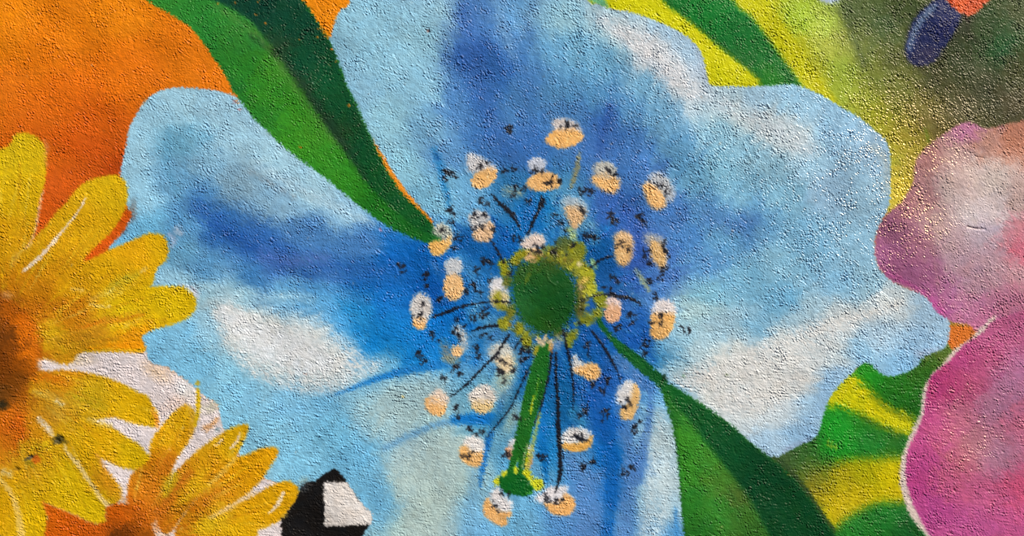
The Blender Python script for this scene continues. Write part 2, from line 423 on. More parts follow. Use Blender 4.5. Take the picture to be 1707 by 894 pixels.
bl = [
 (240,180,150,190,212),(300,170,155,193,213),(370,180,152,190,212),(220,260,150,190,212),(215,320,145,188,212),(300,235,108,163,192),
 (290,290,106,155,190),(340,270,130,172,200),(390,230,155,192,213),(450,260,160,196,215),(520,310,158,195,215),(580,350,145,185,212),
 (400,295,126,158,180),(450,330,132,170,198),(330,330,76,128,176),(300,370,92,146,190),(360,380,45,100,165),(420,400,50,100,165),
 (460,440,60,105,170),(520,400,76,126,182),(540,450,65,115,175),(600,410,74,126,186),(600,460,40,110,180),(240,380,108,170,206),
 (300,420,98,150,184),(340,450,84,138,182),(420,465,60,118,175),(300,470,150,190,212),(340,490,160,198,215),(400,490,145,190,212),
 (470,490,112,168,206),(540,500,92,158,206),(400,540,212,214,212),(450,560,214,214,210),(380,515,198,208,212),(510,560,198,207,211),
 (560,600,196,204,206),(500,600,208,209,206),(450,600,190,205,210),(600,520,34,134,200),(640,500,20,112,190),(570,530,70,150,206),
 (620,570,16,124,198),(660,560,20,125,200),(590,570,84,156,206),(650,600,110,170,205),(300,550,125,180,212),(270,570,120,178,212),
 (330,600,120,178,210),(400,620,138,190,215),(345,550,150,190,212),(420,650,125,180,212),(480,660,120,176,210),(540,660,112,172,208),
 (380,680,130,185,213),(450,720,130,185,213),(500,760,125,182,212),(560,720,115,176,208),(600,760,110,172,208),(640,820,110,170,205),
 (620,700,128,182,208),(420,780,140,190,215),(530,620,188,202,206),(440,640,140,188,212),(650,660,158,188,196),(700,640,150,185,200),
 (640,690,162,188,194),(700,700,158,187,192),(620,645,128,178,205),(720,760,165,190,192),(680,800,168,191,190),(720,840,170,192,186),
 (760,800,165,190,190),(700,880,170,193,190),(780,860,130,178,205),(800,880,110,166,206),(680,740,146,180,196),(850,870,112,170,206),
 (900,780,105,166,206),(960,860,86,138,192),(1000,800,78,128,186),(990,870,78,128,186),(960,760,86,140,190),(1015,760,0,96,176),
 (1020,820,20,102,182),(1060,780,80,130,186),(1050,870,92,146,196),(1100,800,184,204,212),(1100,730,178,200,208),(1080,840,150,186,208),
 (1120,850,168,195,210),(1126,885,90,150,200),(1080,700,146,188,210),(1090,660,110,166,206),(1070,640,40,102,176),(1040,700,68,118,180),
 (700,420,0,92,172),(660,430,8,96,176),(720,480,0,80,160),(650,470,24,104,182),(700,380,56,120,182),(760,540,10,106,186),
 (720,560,0,112,192),(690,590,20,122,196),(800,470,36,108,170),(800,580,80,142,192),(850,420,0,84,160),(800,400,20,95,165),
 (780,330,108,164,204),(740,310,120,175,208),(850,330,44,110,160),(880,360,14,106,176),(940,350,84,148,190),(1000,420,10,86,150),
 (1020,350,50,96,170),(1060,420,50,88,170),(1000,480,24,84,150),(1060,480,44,90,166),(1110,440,74,120,190),(1000,560,12,84,156),
 (1060,560,18,84,166),(960,600,8,86,154),(1000,640,26,84,160),(940,680,16,92,148),(980,700,40,102,168),(900,640,10,90,152),
 (905,700,8,110,176),(905,760,20,120,186),(1010,700,0,80,166),(850,480,20,90,150),(840,560,60,120,170),(860,700,110,160,185),(820,660,110,165,190),
 (600,40,140,185,208),(640,100,140,185,208),(600,150,138,182,208),(650,200,145,190,210),(700,150,135,180,205),(700,60,145,188,208),
 (738,20,150,190,210),(680,280,142,190,211),(720,340,130,184,210),(720,220,118,166,200),(740,260,92,142,192),(775,30,68,115,180),
 (805,20,76,122,180),(850,10,100,150,195),(790,90,50,95,165),(830,110,50,100,168),(860,60,80,130,185),(800,160,55,105,170),
 (760,180,84,134,190),(850,180,70,120,175),(870,240,55,105,170),(810,230,60,110,172),(880,130,72,122,178),(920,90,102,156,195),
 (930,30,145,188,208),(900,20,130,175,205),(960,80,112,166,198),(1000,110,102,156,190),(940,150,86,140,185),(1000,160,80,136,182),
 (950,190,75,125,180),(1010,195,50,96,164),(1010,230,58,104,170),(1050,180,84,138,184),(1060,240,68,118,180),(1080,140,118,168,200),
 (1100,200,108,158,194),(1080,290,65,114,178),(1130,260,96,150,190),(1120,350,68,118,182),(1160,300,106,160,195),(1010,30,172,197,210),
 (1050,50,192,204,212),(1090,80,207,209,214),(1120,120,205,208,214),(1150,150,184,200,212),(1140,85,160,188,212),(1168,130,170,186,206),
 (1060,30,160,190,210),(1100,50,155,185,210),
 (1200,160,175,198,212),(1230,190,182,200,205),(1280,210,186,200,208),(1320,235,186,200,208),(1260,160,160,192,215),(1330,160,148,188,215),
 (1400,210,146,186,216),(1450,250,148,182,210),(1350,260,152,190,215),(1200,220,136,178,200),(1240,250,134,178,202),(1200,280,120,170,195),
 (1280,280,138,178,200),(1230,330,122,172,200),(1180,350,86,140,190),(1240,370,76,128,184),(1200,400,100,155,195),(1270,350,102,156,196),
 (1180,440,86,140,190),(1150,400,74,128,188),(1300,330,126,174,200),(1380,320,142,176,204),(1440,320,144,182,208),(1350,400,118,168,200),
 (1420,420,136,178,205),(1300,440,128,174,200),(1240,470,118,170,200),(1400,470,128,176,208),(1180,490,130,182,205),(1300,500,112,168,202),
 (1450,470,148,186,208),(1150,520,168,200,208),(1200,540,160,192,210),(1270,540,124,174,205),(1340,530,160,188,205),(1400,530,192,200,205),
 (1480,505,196,203,208),(1560,535,156,184,208),(1540,580,148,183,214),(1500,610,132,178,214),(1470,560,168,191,210),(1440,590,142,183,212),
 (1380,580,193,202,207),(1300,570,193,201,205),(1230,600,205,207,205),(1160,590,176,199,210),(1130,560,150,190,210),(1200,640,208,210,207),
 (1280,640,210,210,207),(1340,620,205,207,207),(1382,640,146,183,214),(1355,690,156,188,214),(1300,690,194,204,212),(1240,680,200,206,210),
 (1290,740,160,188,212),(1340,725,136,172,204),(1120,610,170,198,210),(1096,600,50,130,186),(1106,570,110,164,200),(1080,500,80,130,190)]
# colours as sprayed, read a touch deeper than the eye takes them
blue = field(bl, k=0.55, soft=24, power=2.6, radial=0.45)
_g = blue.mean(axis=2, keepdims=True); blue = _g + (blue - _g) * 1.05
blue = blue * np.array([0.985, 1.01, 1.005], np.float32)
blue *= (1.012 + 0.014 * PS1 + 0.014 * PS3)[..., None]
mo = M_poly(OUT, 1.1)
paint(mo, blue, gloss=0.35)
FL = full(mo)
# petals
cx, cy = 905, 490
pet = {
 'p_right': [(cx,cy),(1189,143),(1250,100),(1700,100),(1700,800),(1290,800),(1100,640)],
 'p_top':   [(700,398),(740,420),(cx,cy),(1040,310),(1189,143),(1200,-200),(500,-200),(540,60)],
 'p_left':  [(cx,cy),(830,560),(760,604),(700,617),(620,638),(560,660),(420,650),(200,585),(150,400),(150,100),(420,100),(722,372),(740,420)],
 'p_lowleft':[(cx,cy),(860,640),(830,697),(780,699),(700,722),(640,752),(610,800),(640,870),(650,1100),(300,1100),(200,700),(150,560),(420,650),(560,660),(620,638),(700,617),(760,604),(830,560)],
 'p_bottom':[(cx,cy),(1000,540),(1100,640),(1150,700),(1200,1100),(650,1100),(640,870),(610,800),(640,752),(700,722),(780,699),(830,697),(860,640)]}
plab = {'p_right':'pale blue right petal with a broad white sweep','p_top':'upper petal with a violet blue streak','p_left':'left petal with a dark blue band and white patch',
        'p_lowleft':'light blue lower left petal','p_bottom':'bottom petal, grey green left half and blue folds'}
for k in ('p_bottom','p_lowleft','p_left','p_top','p_right'):
    node(k, 'petal', 'blue_flower', label=plab[k])
claim('p_bottom', mo)
for k in ('p_bottom','p_lowleft','p_left','p_top','p_right'):
    claim(k, M_and(M_poly(pet[k], 0.5, smooth=False), (FL > 0.5).astype(np.float32)))

FLc = FL
def bstroke(pts, c, alpha, f, rough=None):
    paint(M_and(M_line(pts, f), FLc), c, alpha, rough=rough)
RS = (nS, 0.55)
# left petal
bstroke([(330,340,30),(380,385,38),(450,420,44),(530,440,40),(610,450,30)], (42,92,162), 0.35, 16, RS)
bstroke([(330,345,20),(380,385,30),(440,415,36),(520,440,34),(600,455,34),(680,450,30)], (34,88,162), 0.4, 10, RS)
bstroke([(350,372,12),(400,402,14),(450,430,12),(520,462,10)], (24,74,146), 0.5, 7, RS)
bstroke([(440,425,20),(480,435,22),(540,430,14)], (84,112,178), 0.5, 9, RS)
bstroke([(282,215,8),(276,250,10),(282,290,12),(300,330,10)], (88,150,184), 0.45, 6, RS)
bstroke([(300,215,26),(330,240,24),(352,262,14)], (118,170,196), 0.4, 8)
bstroke([(430,275,14),(500,315,18),(570,350,16),(620,372,10)], (170,202,218), 0.6, 8, RS)
bstroke([(418,285,6),(450,305,7),(490,330,6)], (120,128,134), 0.4, 5, RS)
bstroke([(300,478,10),(360,482,14),(430,492,14),(520,500,10)], (168,204,218), 0.5, 8, RS)
bstroke([(370,520,18),(420,545,34),(480,575,44),(540,600,40),(580,610,24)], (214,214,210), 0.55, 12, RS)
bstroke([(540,545,8),(580,570,10),(600,600,14)], (180,200,210), 0.5, 8, RS)
bstroke([(566,500,14),(590,530,18),(600,560,12)], (30,138,206), 0.5, 8, RS)
bstroke([(470,474,8),(520,478,10),(570,490,14),(610,500,20)], (60,130,190), 0.45, 7, RS)
bstroke([(425,545,2),(437,540,3.5),(450,546,2)], (150,158,160), 0.6, 1.2)
# azure outlines between the lower petals
bstroke([(520,668,3),(560,657,5)], (90,160,204), 0.5, 3.5, RS)
bstroke([(560,657,4),(590,646,7),(620,634,10),(680,617,13),(730,608,16),(770,598,14)], (22,118,194), 0.9, 3.0, RS)
bstroke([(540,668,6),(560,680,10),(590,700,14),(610,730,16)], (100,168,208), 0.5, 8)
bstroke([(640,748,10),(690,724,12),(730,708,10),(780,700,14),(820,700,20)], (92,152,196), 0.8, 4, RS)
bstroke([(756,700,12),(790,700,22),(822,700,24)], (10,110,188), 0.95, 5, RS)
bstroke([(760,722,10),(790,716,14),(810,716,14)], (80,160,200), 0.6, 5)
bstroke([(818,724,10),(810,750,12),(804,780,10),(800,810,4)], (14,104,186), 0.9, 4, RS)
bstroke([(862,650,6),(846,680,16),(828,706,20)], (40,108,150), 0.8, 5, RS)
bstroke([(860,640,6),(840,660,10),(832,680,12)], (30,98,160), 0.6, 4)
bstroke([(640,870,20),(625,820,24),(640,780,20)], (104,166,202), 0.4, 10, RS)
paint(M_and(M_poly([(640,765),(700,730),(760,718),(778,740),(770,800),(762,860),(770,1000),(660,1000),(672,870),(655,800)], 9), FLc), (170,190,188), 0.55)
paint(M_and(M_poly([(600,668),(640,650),(720,635),(740,650),(700,700),(650,738),(610,730),(580,690)], 8), FLc), (164,188,190), 0.45)
bstroke([(792,760,20),(788,820,20),(780,900,24)], (110,168,206), 0.5, 8)
def white(P, f, a, c=(214,220,225)):
    paint(M_and(M_poly(P, f), FLc), c, a, rough=RS)
white([(356,506),(382,510),(420,528),(470,540),(520,546),(560,562),(604,592),(640,606),(604,632),(566,652),(530,657),(480,650),(430,632),(392,602),(372,570),(360,540)], 6, 0.55, (210,212,210))
white([(362,512),(400,520),(450,545),(500,560),(540,585),(560,610),(520,628),(470,615),(420,590),(388,560)], 7, 0.7)
white([(1500,500),(1470,510),(1420,524),(1370,534),(1310,560),(1240,574),(1180,592),(1142,622),(1130,640),(1180,670),(1230,702),(1262,704),(1300,690),(1340,664),(1362,636),(1384,598),(1420,560),(1470,524)], 9, 0.3, (206,211,213))
white([(1440,528),(1380,545),(1310,575),(1240,592),(1180,610),(1150,632),(1200,664),(1250,676),(1310,650),(1350,615),(1390,575)], 8, 0.35, (212,214,214))
white([(994,22),(1040,38),(1090,58),(1130,92),(1162,132),(1186,160),(1160,168),(1124,146),(1092,110),(1050,80),(1010,52)], 6, 0.45, (212,214,217))
white([(1196,166),(1240,168),(1296,190),(1346,220),(1366,248),(1340,262),(1296,238),(1250,212),(1206,188)], 8, 0.3, (200,208,214))
# radiating strokes of deep blue round the middle
rb = np.random.default_rng(41)
for _ in range(130):
    t_ = rb.uniform(0, 2 * math.pi)
    r0_ = rb.uniform(55, 150); r1_ = r0_ + rb.uniform(25, 75)
    sw = rb.uniform(-0.12, 0.12)
    c_ = [(0,70,146),(6,92,170),(14,112,190),(40,96,168),(8,60,124),(70,140,196)][rb.integers(6)]
    w_ = rb.uniform(3, 9)
    if 0.9 < t_ < 2.9 and r1_ > 150 and math.cos(t_) < 0: continue
    bstroke([(905 + r0_ * math.cos(t_), 490 + r0_ * math.sin(t_), w_ * 0.5), (905 + (r0_ + r1_) / 2 * math.cos(t_ + sw / 2), 490 + (r0_ + r1_) / 2 * math.sin(t_ + sw / 2), w_), (905 + r1_ * math.cos(t_ + sw), 490 + r1_ * math.sin(t_ + sw), w_ * 0.3)], c_, rb.uniform(0.2, 0.5), rb.uniform(1.5, 4), RS)
# folds of the bottom petal
bstroke([(1012,690,18),(1014,740,24),(1020,790,26),(1016,850,24),(1006,920,30)], (6,92,172), 0.75, 6, RS)
bstroke([(990,660,30),(1000,700,26),(1008,730,20)], (6,80,160), 0.6, 7, RS)
bstroke([(1040,720,16),(1050,770,24),(1046,820,26),(1040,900,30)], (80,126,184), 0.7, 7, RS)
bstroke([(1084,640,6),(1084,690,12),(1074,740,18),(1060,800,20)], (68,116,180), 0.7, 4, RS)
bstroke([(1100,690,14),(1100,740,30),(1100,800,44),(1090,860,44),(1076,930,40)], (186,204,210), 0.6, 8, RS)
bstroke([(1126,850,6),(1130,900,12)], (70,142,200), 0.8, 3)
bstroke([(950,770,26),(975,810,40),(980,870,50),(970,930,50)], (84,130,188), 0.6, 12, RS)
bstroke([(905,680,14),(904,730,16),(908,770,14),(911,800,5)], (6,106,180), 0.85, 3.5, RS)
bstroke([(886,740,10),(892,790,16),(890,830,20)], (110,170,204), 0.6, 6)
# core
bstroke([(600,480,20),(660,470,40),(720,450,50),(770,480,40)], (4,92,172), 0.4, 16, RS)
bstroke([(640,545,40),(700,570,50),(760,570,40)], (12,118,196), 0.45, 14, RS)
bstroke([(590,545,14),(640,575,26),(700,600,20)], (10,124,200), 0.5, 8, RS)
bstroke([(768,430,16),(790,470,20),(800,500,16)], (96,156,196), 0.35, 10, RS)
bstroke([(720,440,14),(745,470,12),(738,500,8)], (70,120,180), 0.45, 7, RS)
bstroke([(770,400,16),(800,420,24),(840,450,30)], (0,88,160), 0.5, 9, RS)
bstroke([(790,520,30),(820,540,20)], (86,150,186), 0.6, 9, RS)
bstroke([(800,570,16),(790,600,20)], (10,110,190), 0.6, 8, RS)
bstroke([(900,350,40),(880,380,34),(860,410,26)], (4,104,176), 0.5, 10, RS)
bstroke([(960,380,18),(985,375,20),(992,400,14)], (110,165,190), 0.5, 6, RS)
bstroke([(905,325,16),(915,345,16)], (10,120,190), 0.6, 6)
bstroke([(846,318,16),(866,322,14)], (150,160,140), 0.6, 6, RS)
bstroke([(724,250,8),(732,272,13),(738,300,11),(744,320,9),(748,345,7)], (24,120,184), 0.75, 4, RS)
bstroke([(726,258,6),(730,264,8)], (10,60,130), 0.4, 3)
bstroke([(966,255,4),(962,280,9),(956,300,8),(952,312,5)], (140,136,96), 0.85, 2.4, RS)
bstroke([(1060,450,6),(1072,468,9),(1082,484,5)], (160,168,120), 0.75, 3, RS)
bstroke([(1060,440,30),(1060,380,30),(1040,340,24)], (52,92,172), 0.4, 10, RS)
bstroke([(1040,335,20),(1080,330,18)], (30,80,140), 0.4, 8, RS)
bstroke([(1040,480,20),(1060,500,20)], (30,96,150), 0.5, 8, RS)
bstroke([(1000,440,20),(1010,480,20),(1000,520,20)], (10,80,145), 0.4, 9, RS)
bstroke([(1070,520,20),(1080,570,18),(1088,600,10)], (16,84,168), 0.6, 6, RS)
bstroke([(1030,600,22),(1060,626,20),(1080,650,12)], (84,124,176), 0.55, 6, RS)
bstroke([(940,620,20),(945,670,22)], (8,100,160), 0.5, 7, RS)
bstroke([(900,620,8),(896,680,12)], (20,110,180), 0.4, 4)
bstroke([(960,690,24),(970,706,18)], (50,130,170), 0.6, 6, RS)
paint(M_and(M_ell(842,630,16,34,20,7), FLc), (168,184,176), 0.6)
paint(M_and(M_ell(852,700,8,20,20,5), FLc), (140,160,140), 0.5)
# top petal
bstroke([(772,-30,34),(770,30,38),(786,90,34),(806,150,36),(830,220,30),(850,270,20)], (50,96,166), 0.4, 12, RS)
bstroke([(820,-20,14),(835,40,18),(850,90,16)], (110,156,196), 0.45, 8, RS)
bstroke([(752,-20,8),(750,40,9),(752,90,6)], (120,162,190), 0.35, 6)
bstroke([(870,90,14),(880,150,18),(878,220,18)], (58,108,170), 0.4, 9, RS)
bstroke([(898,-10,18),(880,40,12),(896,90,10)], (66,112,172), 0.3, 8)
bstroke([(1018,180,10),(1008,210,14),(1000,250,14)], (40,84,156), 0.6, 5, RS)
bstroke([(1000,40,14),(1040,62,26),(1080,90,34),(1115,125,36),(1150,155,22)], (208,210,214), 0.5, 9, RS)
bstroke([(930,40,20),(990,50,22),(1040,90,20)], (150,192,206), 0.4, 9, RS)
bstroke([(1040,120,20),(1060,150,24),(1110,180,24)], (110,166,200), 0.25, 10, RS)
bstroke([(1080,-10,4),(1040,14,5),(1090,30,4),(1150,64,5),(1178,128,5)], (150,168,190), 0.4, 3)
# right petal
bstroke([(1190,165,20),(1230,190,26),(1290,215,30),(1350,250,26)], (192,204,212), 0.45, 10, RS)
bstroke([(1180,360,26),(1220,375,30),(1262,368,20)], (76,124,184), 0.45, 10, RS)
bstroke([(1120,560,20),(1180,545,26),(1260,520,20)], (160,194,210), 0.35, 12, RS)
bstroke([(1130,640,30),(1200,625,50),(1280,600,50),(1340,560,34),(1420,530,20),(1500,508,12)], (210,210,207), 0.6, 10, RS)
bstroke([(1200,670,34),(1270,660,50),(1330,630,34)], (211,211,208), 0.6, 12, RS)
bstroke([(1150,520,24),(1200,515,16)], (172,202,208), 0.5, 8, RS)
bstroke([(1395,620,20),(1378,650,22),(1360,690,20),(1340,720,20)], (138,178,212), 0.5, 6, RS)
bstroke([(1225,560,5),(1215,590,6)], (150,186,208), 0.4, 4, RS)
bstroke([(1310,750,8),(1350,735,8)], (130,140,165), 0.5, 5)
bstroke([(1530,590,10),(1560,585,10)], (150,160,180), 0.5, 5)
bstroke([(1455,245,10),(1476,270,12),(1478,320,10)], (168,176,170), 0.45, 5)
# rim where the petals were sprayed over their neighbours
for (x, y, r, c) in ((214,354,10,(120,112,104)),(220,362,7,(96,100,110)),(205,385,5,(40,40,60)),(297,385,9,(190,196,210)),(322,486,11,(196,200,210)),(250,398,8,(170,190,205))):
    paint(M_and(M_ell(x,y,r,r*0.8,30,4), FLc), c, 0.55, rough=RS)
bstroke([(283,392,6),(290,400,8),(286,410,6)], (180,184,206), 0.6, 3)
bstroke([(300,476,5),(320,483,8),(330,498,5)], (206,206,214), 0.6, 3)
paint(M_ell(222,350,5,14,10,4), (110,84,70), 0.5)
# little flecks that shine through
for x, y, c in ((635,384,(200,140,170)),(510,624,(210,170,150)),(672,662,(220,200,120)),(714,52,(120,90,90)),(391,170,(190,110,110)),(399,183,(190,120,120)),(1212,625,(90,110,60)),(1140,627,(80,120,70))):
    paint(M_ell(x,y,2.6,2.0,20,1.4), c, 0.8)

# ---- long leaf, upper left
for P_w in ([(403,171,12),(444,218,12),(494,262,12),(551,304,12),(615,356,12),(668,388,12),(712,405,8)],[(551,66,8),(578,141,10),(608,205,10),(622,240,6)],
            [(1096,640,10),(1112,680,10),(1128,745,10),(1135,810,10),(1140,900,12),(1146,1000,12)],[(1112,636,10),(1162,668,12),(1223,711,12),(1284,762,8)]):
    paint(M_line(P_w, 1.5), blue)
paint(M_line([(1288,764,8),(1310,780,10),(1340,815,10),(1371,862,10),(1388,884,10)], 1.5), (50,74,36))
def ragged(m, k=0.9):
    (a, b, c, d), A = m
    E4 = 4 * A * (1 - A)
    A = np.clip((A + k * (0.5 * nG[b:d, a:c] + 0.35 * nB[b:d, a:c]) * E4 - 0.5) * 2.6 + 0.5, 0, 1)
    return m[0], A
node('long_leaf', 'painted_leaf', thing=True, label='long painted green leaf slanting down from the top to the blue flower', category='painted leaf')
node('la_light', 'leaf_half', 'long_leaf', label='bright green half'); node('la_dark', 'leaf_half', 'long_leaf', label='dark green half')
paint(M_line([(624,240,3),(640,268,7),(662,304,7),(688,336,6),(712,362,4)], 1.2), (224,136,26), rough=RS)
L1 = [(150,-80),(242,0),(268,15),(295,30),(322,50),(339,72),(352,92),(369,116),(379,133),(389,154),(403,171),(419,193),(444,218),(467,240),
      (494,262),(517,278),(551,304),(581,330),(615,356),(642,376),(668,388),(692,399),(712,405),(730,405),(739,396),(734,388),(722,378),(710,361),
      (689,341),(668,320),(648,290),(628,250),(608,205),(595,174),(578,141),(564,101),(553,74),(544,60),(527,32),(514,13),(502,-2),(450,-80)]
D1 = [(270,-80),(350,-3),(386,14),(419,35),(432,52),(457,82),(487,124),(511,158),(534,195),(558,231),(588,270),(618,314),(652,346),(678,368),(702,386),(734,396),
      (722,378),(710,361),(689,341),(668,320),(648,290),(628,250),(608,205),(595,174),(578,141),(564,101),(553,74),(544,60),(527,32),(514,13),(502,-2),(450,-80)]
g1 = field([(270,5,46,130,44),(330,40,40,126,44),(400,60,48,128,46),(400,120,42,128,38),(440,150,50,134,34),(460,120,56,130,34),(440,200,40,120,36),
    (480,200,54,138,32),(500,240,52,138,30),(540,280,46,132,30),(520,220,60,136,34),(580,320,44,128,28),(620,350,28,110,28),(680,380,18,96,28),
    (720,398,20,100,34),(380,140,30,104,36)], soft=12)
m = ragged(M_poly(L1, 1.5, smooth=False), 0.6); paint(m, g1, gloss=0.25); claim('la_light', m)
d1 = field([(420,10,6,60,44),(480,40,6,66,44),(500,100,6,72,44),(470,80,30,66,40),(540,140,6,76,40),(500,150,34,66,38),(540,200,30,64,36),
    (560,180,6,74,38),(600,240,8,74,38),(570,230,32,66,36),(620,280,8,76,34),(660,330,8,78,32),(700,370,10,82,32),(400,0,10,64,44)], soft=12)
m = M_poly(D1, 2.6, smooth=False); paint(M_and(m, full(ragged(M_poly(L1, 2.0, smooth=False), 1.0))), d1, gloss=0.25)
claim('la_dark', M_and(m, (full(M_poly(L1, 1.0, smooth=False)) > 0.5).astype(np.float32)))
L1F = full(M_poly(L1, 1.0, smooth=False))
def lst(pts, c, a, f): paint(M_and(M_line(pts, f), L1F), c, a, rough=RS)
lst([(420,60,6),(470,100,12),(520,170,14),(570,240,10),(610,300,6)], (26,52,36), 0.6, 6)
lst([(360,10,10),(440,70,12),(500,160,10),(560,240,8)], (84,128,60), 0.35, 5)
lst([(520,290,4),(580,338,5),(640,380,5),(700,404,4)], (10,84,28), 0.7, 2)
lst([(455,84,6),(460,92,7)], (12,20,14), 0.7, 3)
lst([(500,230,14),(530,260,12),(560,290,10)], (70,148,40), 0.4, 8)
for x, y in ((363,6),(392,5),(430,3),(427,24),(443,40),(529,62),(501,246),(553,82),(560,102),(500,66),(581,176),(536,52),(397,172),(394,168),(530,48),(541,60)):
    paint(M_ell(x,y,1.8,1.3,20,0.9), (222,128,24), 0.85)
paint(M_ell(737,386,4,5,20,1.5), (70,110,60), 0.8)

# ---- second leaf, lower right, with its stalk
node('broad_leaf', 'painted_leaf', thing=True, label='painted green leaf widening from a thin stalk to the bottom edge, right of the stamens', category='painted leaf')
node('lb_light', 'leaf_half', 'broad_leaf', label='mid green left half'); node('lb_dark', 'leaf_half', 'broad_leaf', label='blackish green right half'); node('lb_stalk', 'stalk', 'broad_leaf')
B = [(1094,632),(1109,671),(1119,705),(1127,742),(1132,795),(1136,849),(1140,894),(1150,1060),(1500,1060),(1440,960),(1388,884),(1371,862),(1351,832),
     (1327,802),(1300,774),(1287,765),(1250,737),(1223,711),(1196,691),(1162,668),(1136,651),(1114,638),(1100,628)]
BD = [(1098,634),(1106,652),(1122,672),(1146,698),(1169,728),(1196,762),(1223,795),(1250,832),(1280,888),(1380,1060),(1500,1060),(1440,960),(1388,884),(1371,862),
      (1351,832),(1327,802),(1300,774),(1287,765),(1250,737),(1223,711),(1196,691),(1162,668),(1136,651),(1114,638),(1100,628)]
g2 = field([(1120,690,34,104,32),(1140,730,60,142,40),(1140,780,54,136,36),(1150,840,40,118,34),(1160,890,38,108,34),(1170,770,62,136,44),
    (1200,800,66,122,40),(1200,850,46,120,36),(1240,860,58,112,38),(1260,890,52,104,36),(1150,700,56,128,40),(1230,830,72,104,40)], soft=12)
m = ragged(M_poly(B, 1.6, smooth=False), 0.8); paint(m, g2, gloss=0.25); claim('lb_light', m)
BF = full(m)
d2 = field([(1120,660,10,88,32),(1160,700,10,80,34),(1220,750,8,74,36),(1270,800,4,66,32),(1300,800,6,62,30),(1330,850,4,64,30),(1280,780,8,66,34),(1360,885,6,66,32)])
m = M_poly(BD, 3.0, smooth=False); paint(M_and(m, BF), d2, gloss=0.25); claim('lb_dark', M_and(m, (BF > 0.5).astype(np.float32)))
paint(M_and(M_line([(1102,650,4),(1120,700,5),(1129,750,5),(1136,850,5),(1141,900,5)], 3), BF), (22,84,28), 0.6)
m = M_poly([(995,531),(1001,530),(1013,550),(1039,573),(1067,593),(1094,617),(1112,634),(1104,650),(1094,641),(1070,622),(1048,602),(1028,584),(1013,563),(997,542)], 0.9)
paint(m, (12,84,36), gloss=0.25); claim('lb_stalk', m)
paint(M_line([(1010,552,2),(1040,584,4),(1075,612,4)], 1.5), (30,108,36), 0.5)
paint(M_ell(1108,630,4,6,-30,1.2), (16,44,24), 0.8)

# ---- first yellow flower
node('daisy', 'painted_flower', thing=True, label='large yellow painted daisy with brown heart at the left edge', category='painted flower')
Yf = field([(20,260,214,182,18),(40,330,210,170,10),(30,400,204,150,10),(180,310,216,176,14),(130,370,214,164,14),(80,430,204,150,10),
    (60,480,194,124,10),(230,420,216,160,8),(180,460,214,164,10),(120,480,204,148,10),(280,500,214,180,8),(200,520,220,186,12),
    (120,530,198,126,14),(60,520,190,112,10),(150,560,190,136,20),(220,575,226,150,8),(90,560,204,164,18),(30,540,130,64,8),
    (10,560,98,48,8),(46,590,184,92,8),(10,620,108,54,8),(20,705,190,94,14),(38,650,160,84,10),(62,650,204,150,20),(100,636,200,132,14),
    (150,660,194,156,14),(220,670,216,170,8),(100,680,200,154,40),(110,720,206,162,12),(160,730,216,166,8),(220,760,214,176,8),
    (60,720,190,130,14),(30,740,190,104,18),(60,800,204,160,14),(110,800,204,170,8),(150,840,210,176,8),(50,860,216,176,8),
    (10,850,204,154,8),(180,800,200,140,18),(260,410,214,168,8),(40,760,200,150,20)], soft=11)
node('d1_base', 'underpaint', 'daisy', kind='stuff', label='ochre underpaint of the lower petals')
m = M_poly([(-90,470),(20,440),(80,470),(90,560),(64,596),(66,640),(110,700),(120,760),(60,790),(20,800),(-80,760)], 2); paint(m, Yf, gloss=0.2); claim('d1_base', m)
Yf *= np.array([0.975, 0.98, 1.0], np.float32)
for j_, a_ in enumerate((118, 140, 163, 186, 208, 231, 252)):
    node('d1_x%d' % j_, 'petal', 'daisy')
    a_ = math.radians(a_); ca_, sa_ = math.cos(a_), math.sin(a_); L_ = 330 + 20 * math.sin(j_ * 2.1)
    P_x = [(-15 + ca_ * u_ * L_ - sa_ * w_, 600 + sa_ * u_ * L_ + ca_ * w_) for u_, w_ in ((0.15, -22), (0.5, -40), (0.85, -36), (1.0, -8), (0.99, 14), (0.85, 36), (0.5, 38), (0.15, 22))]
    P_x = [(x, y) for x, y in P_x]
    m = M_poly(P_x, 1.3); paint(m, Yf, gloss=0.2); claim('d1_x%d' % j_, m)
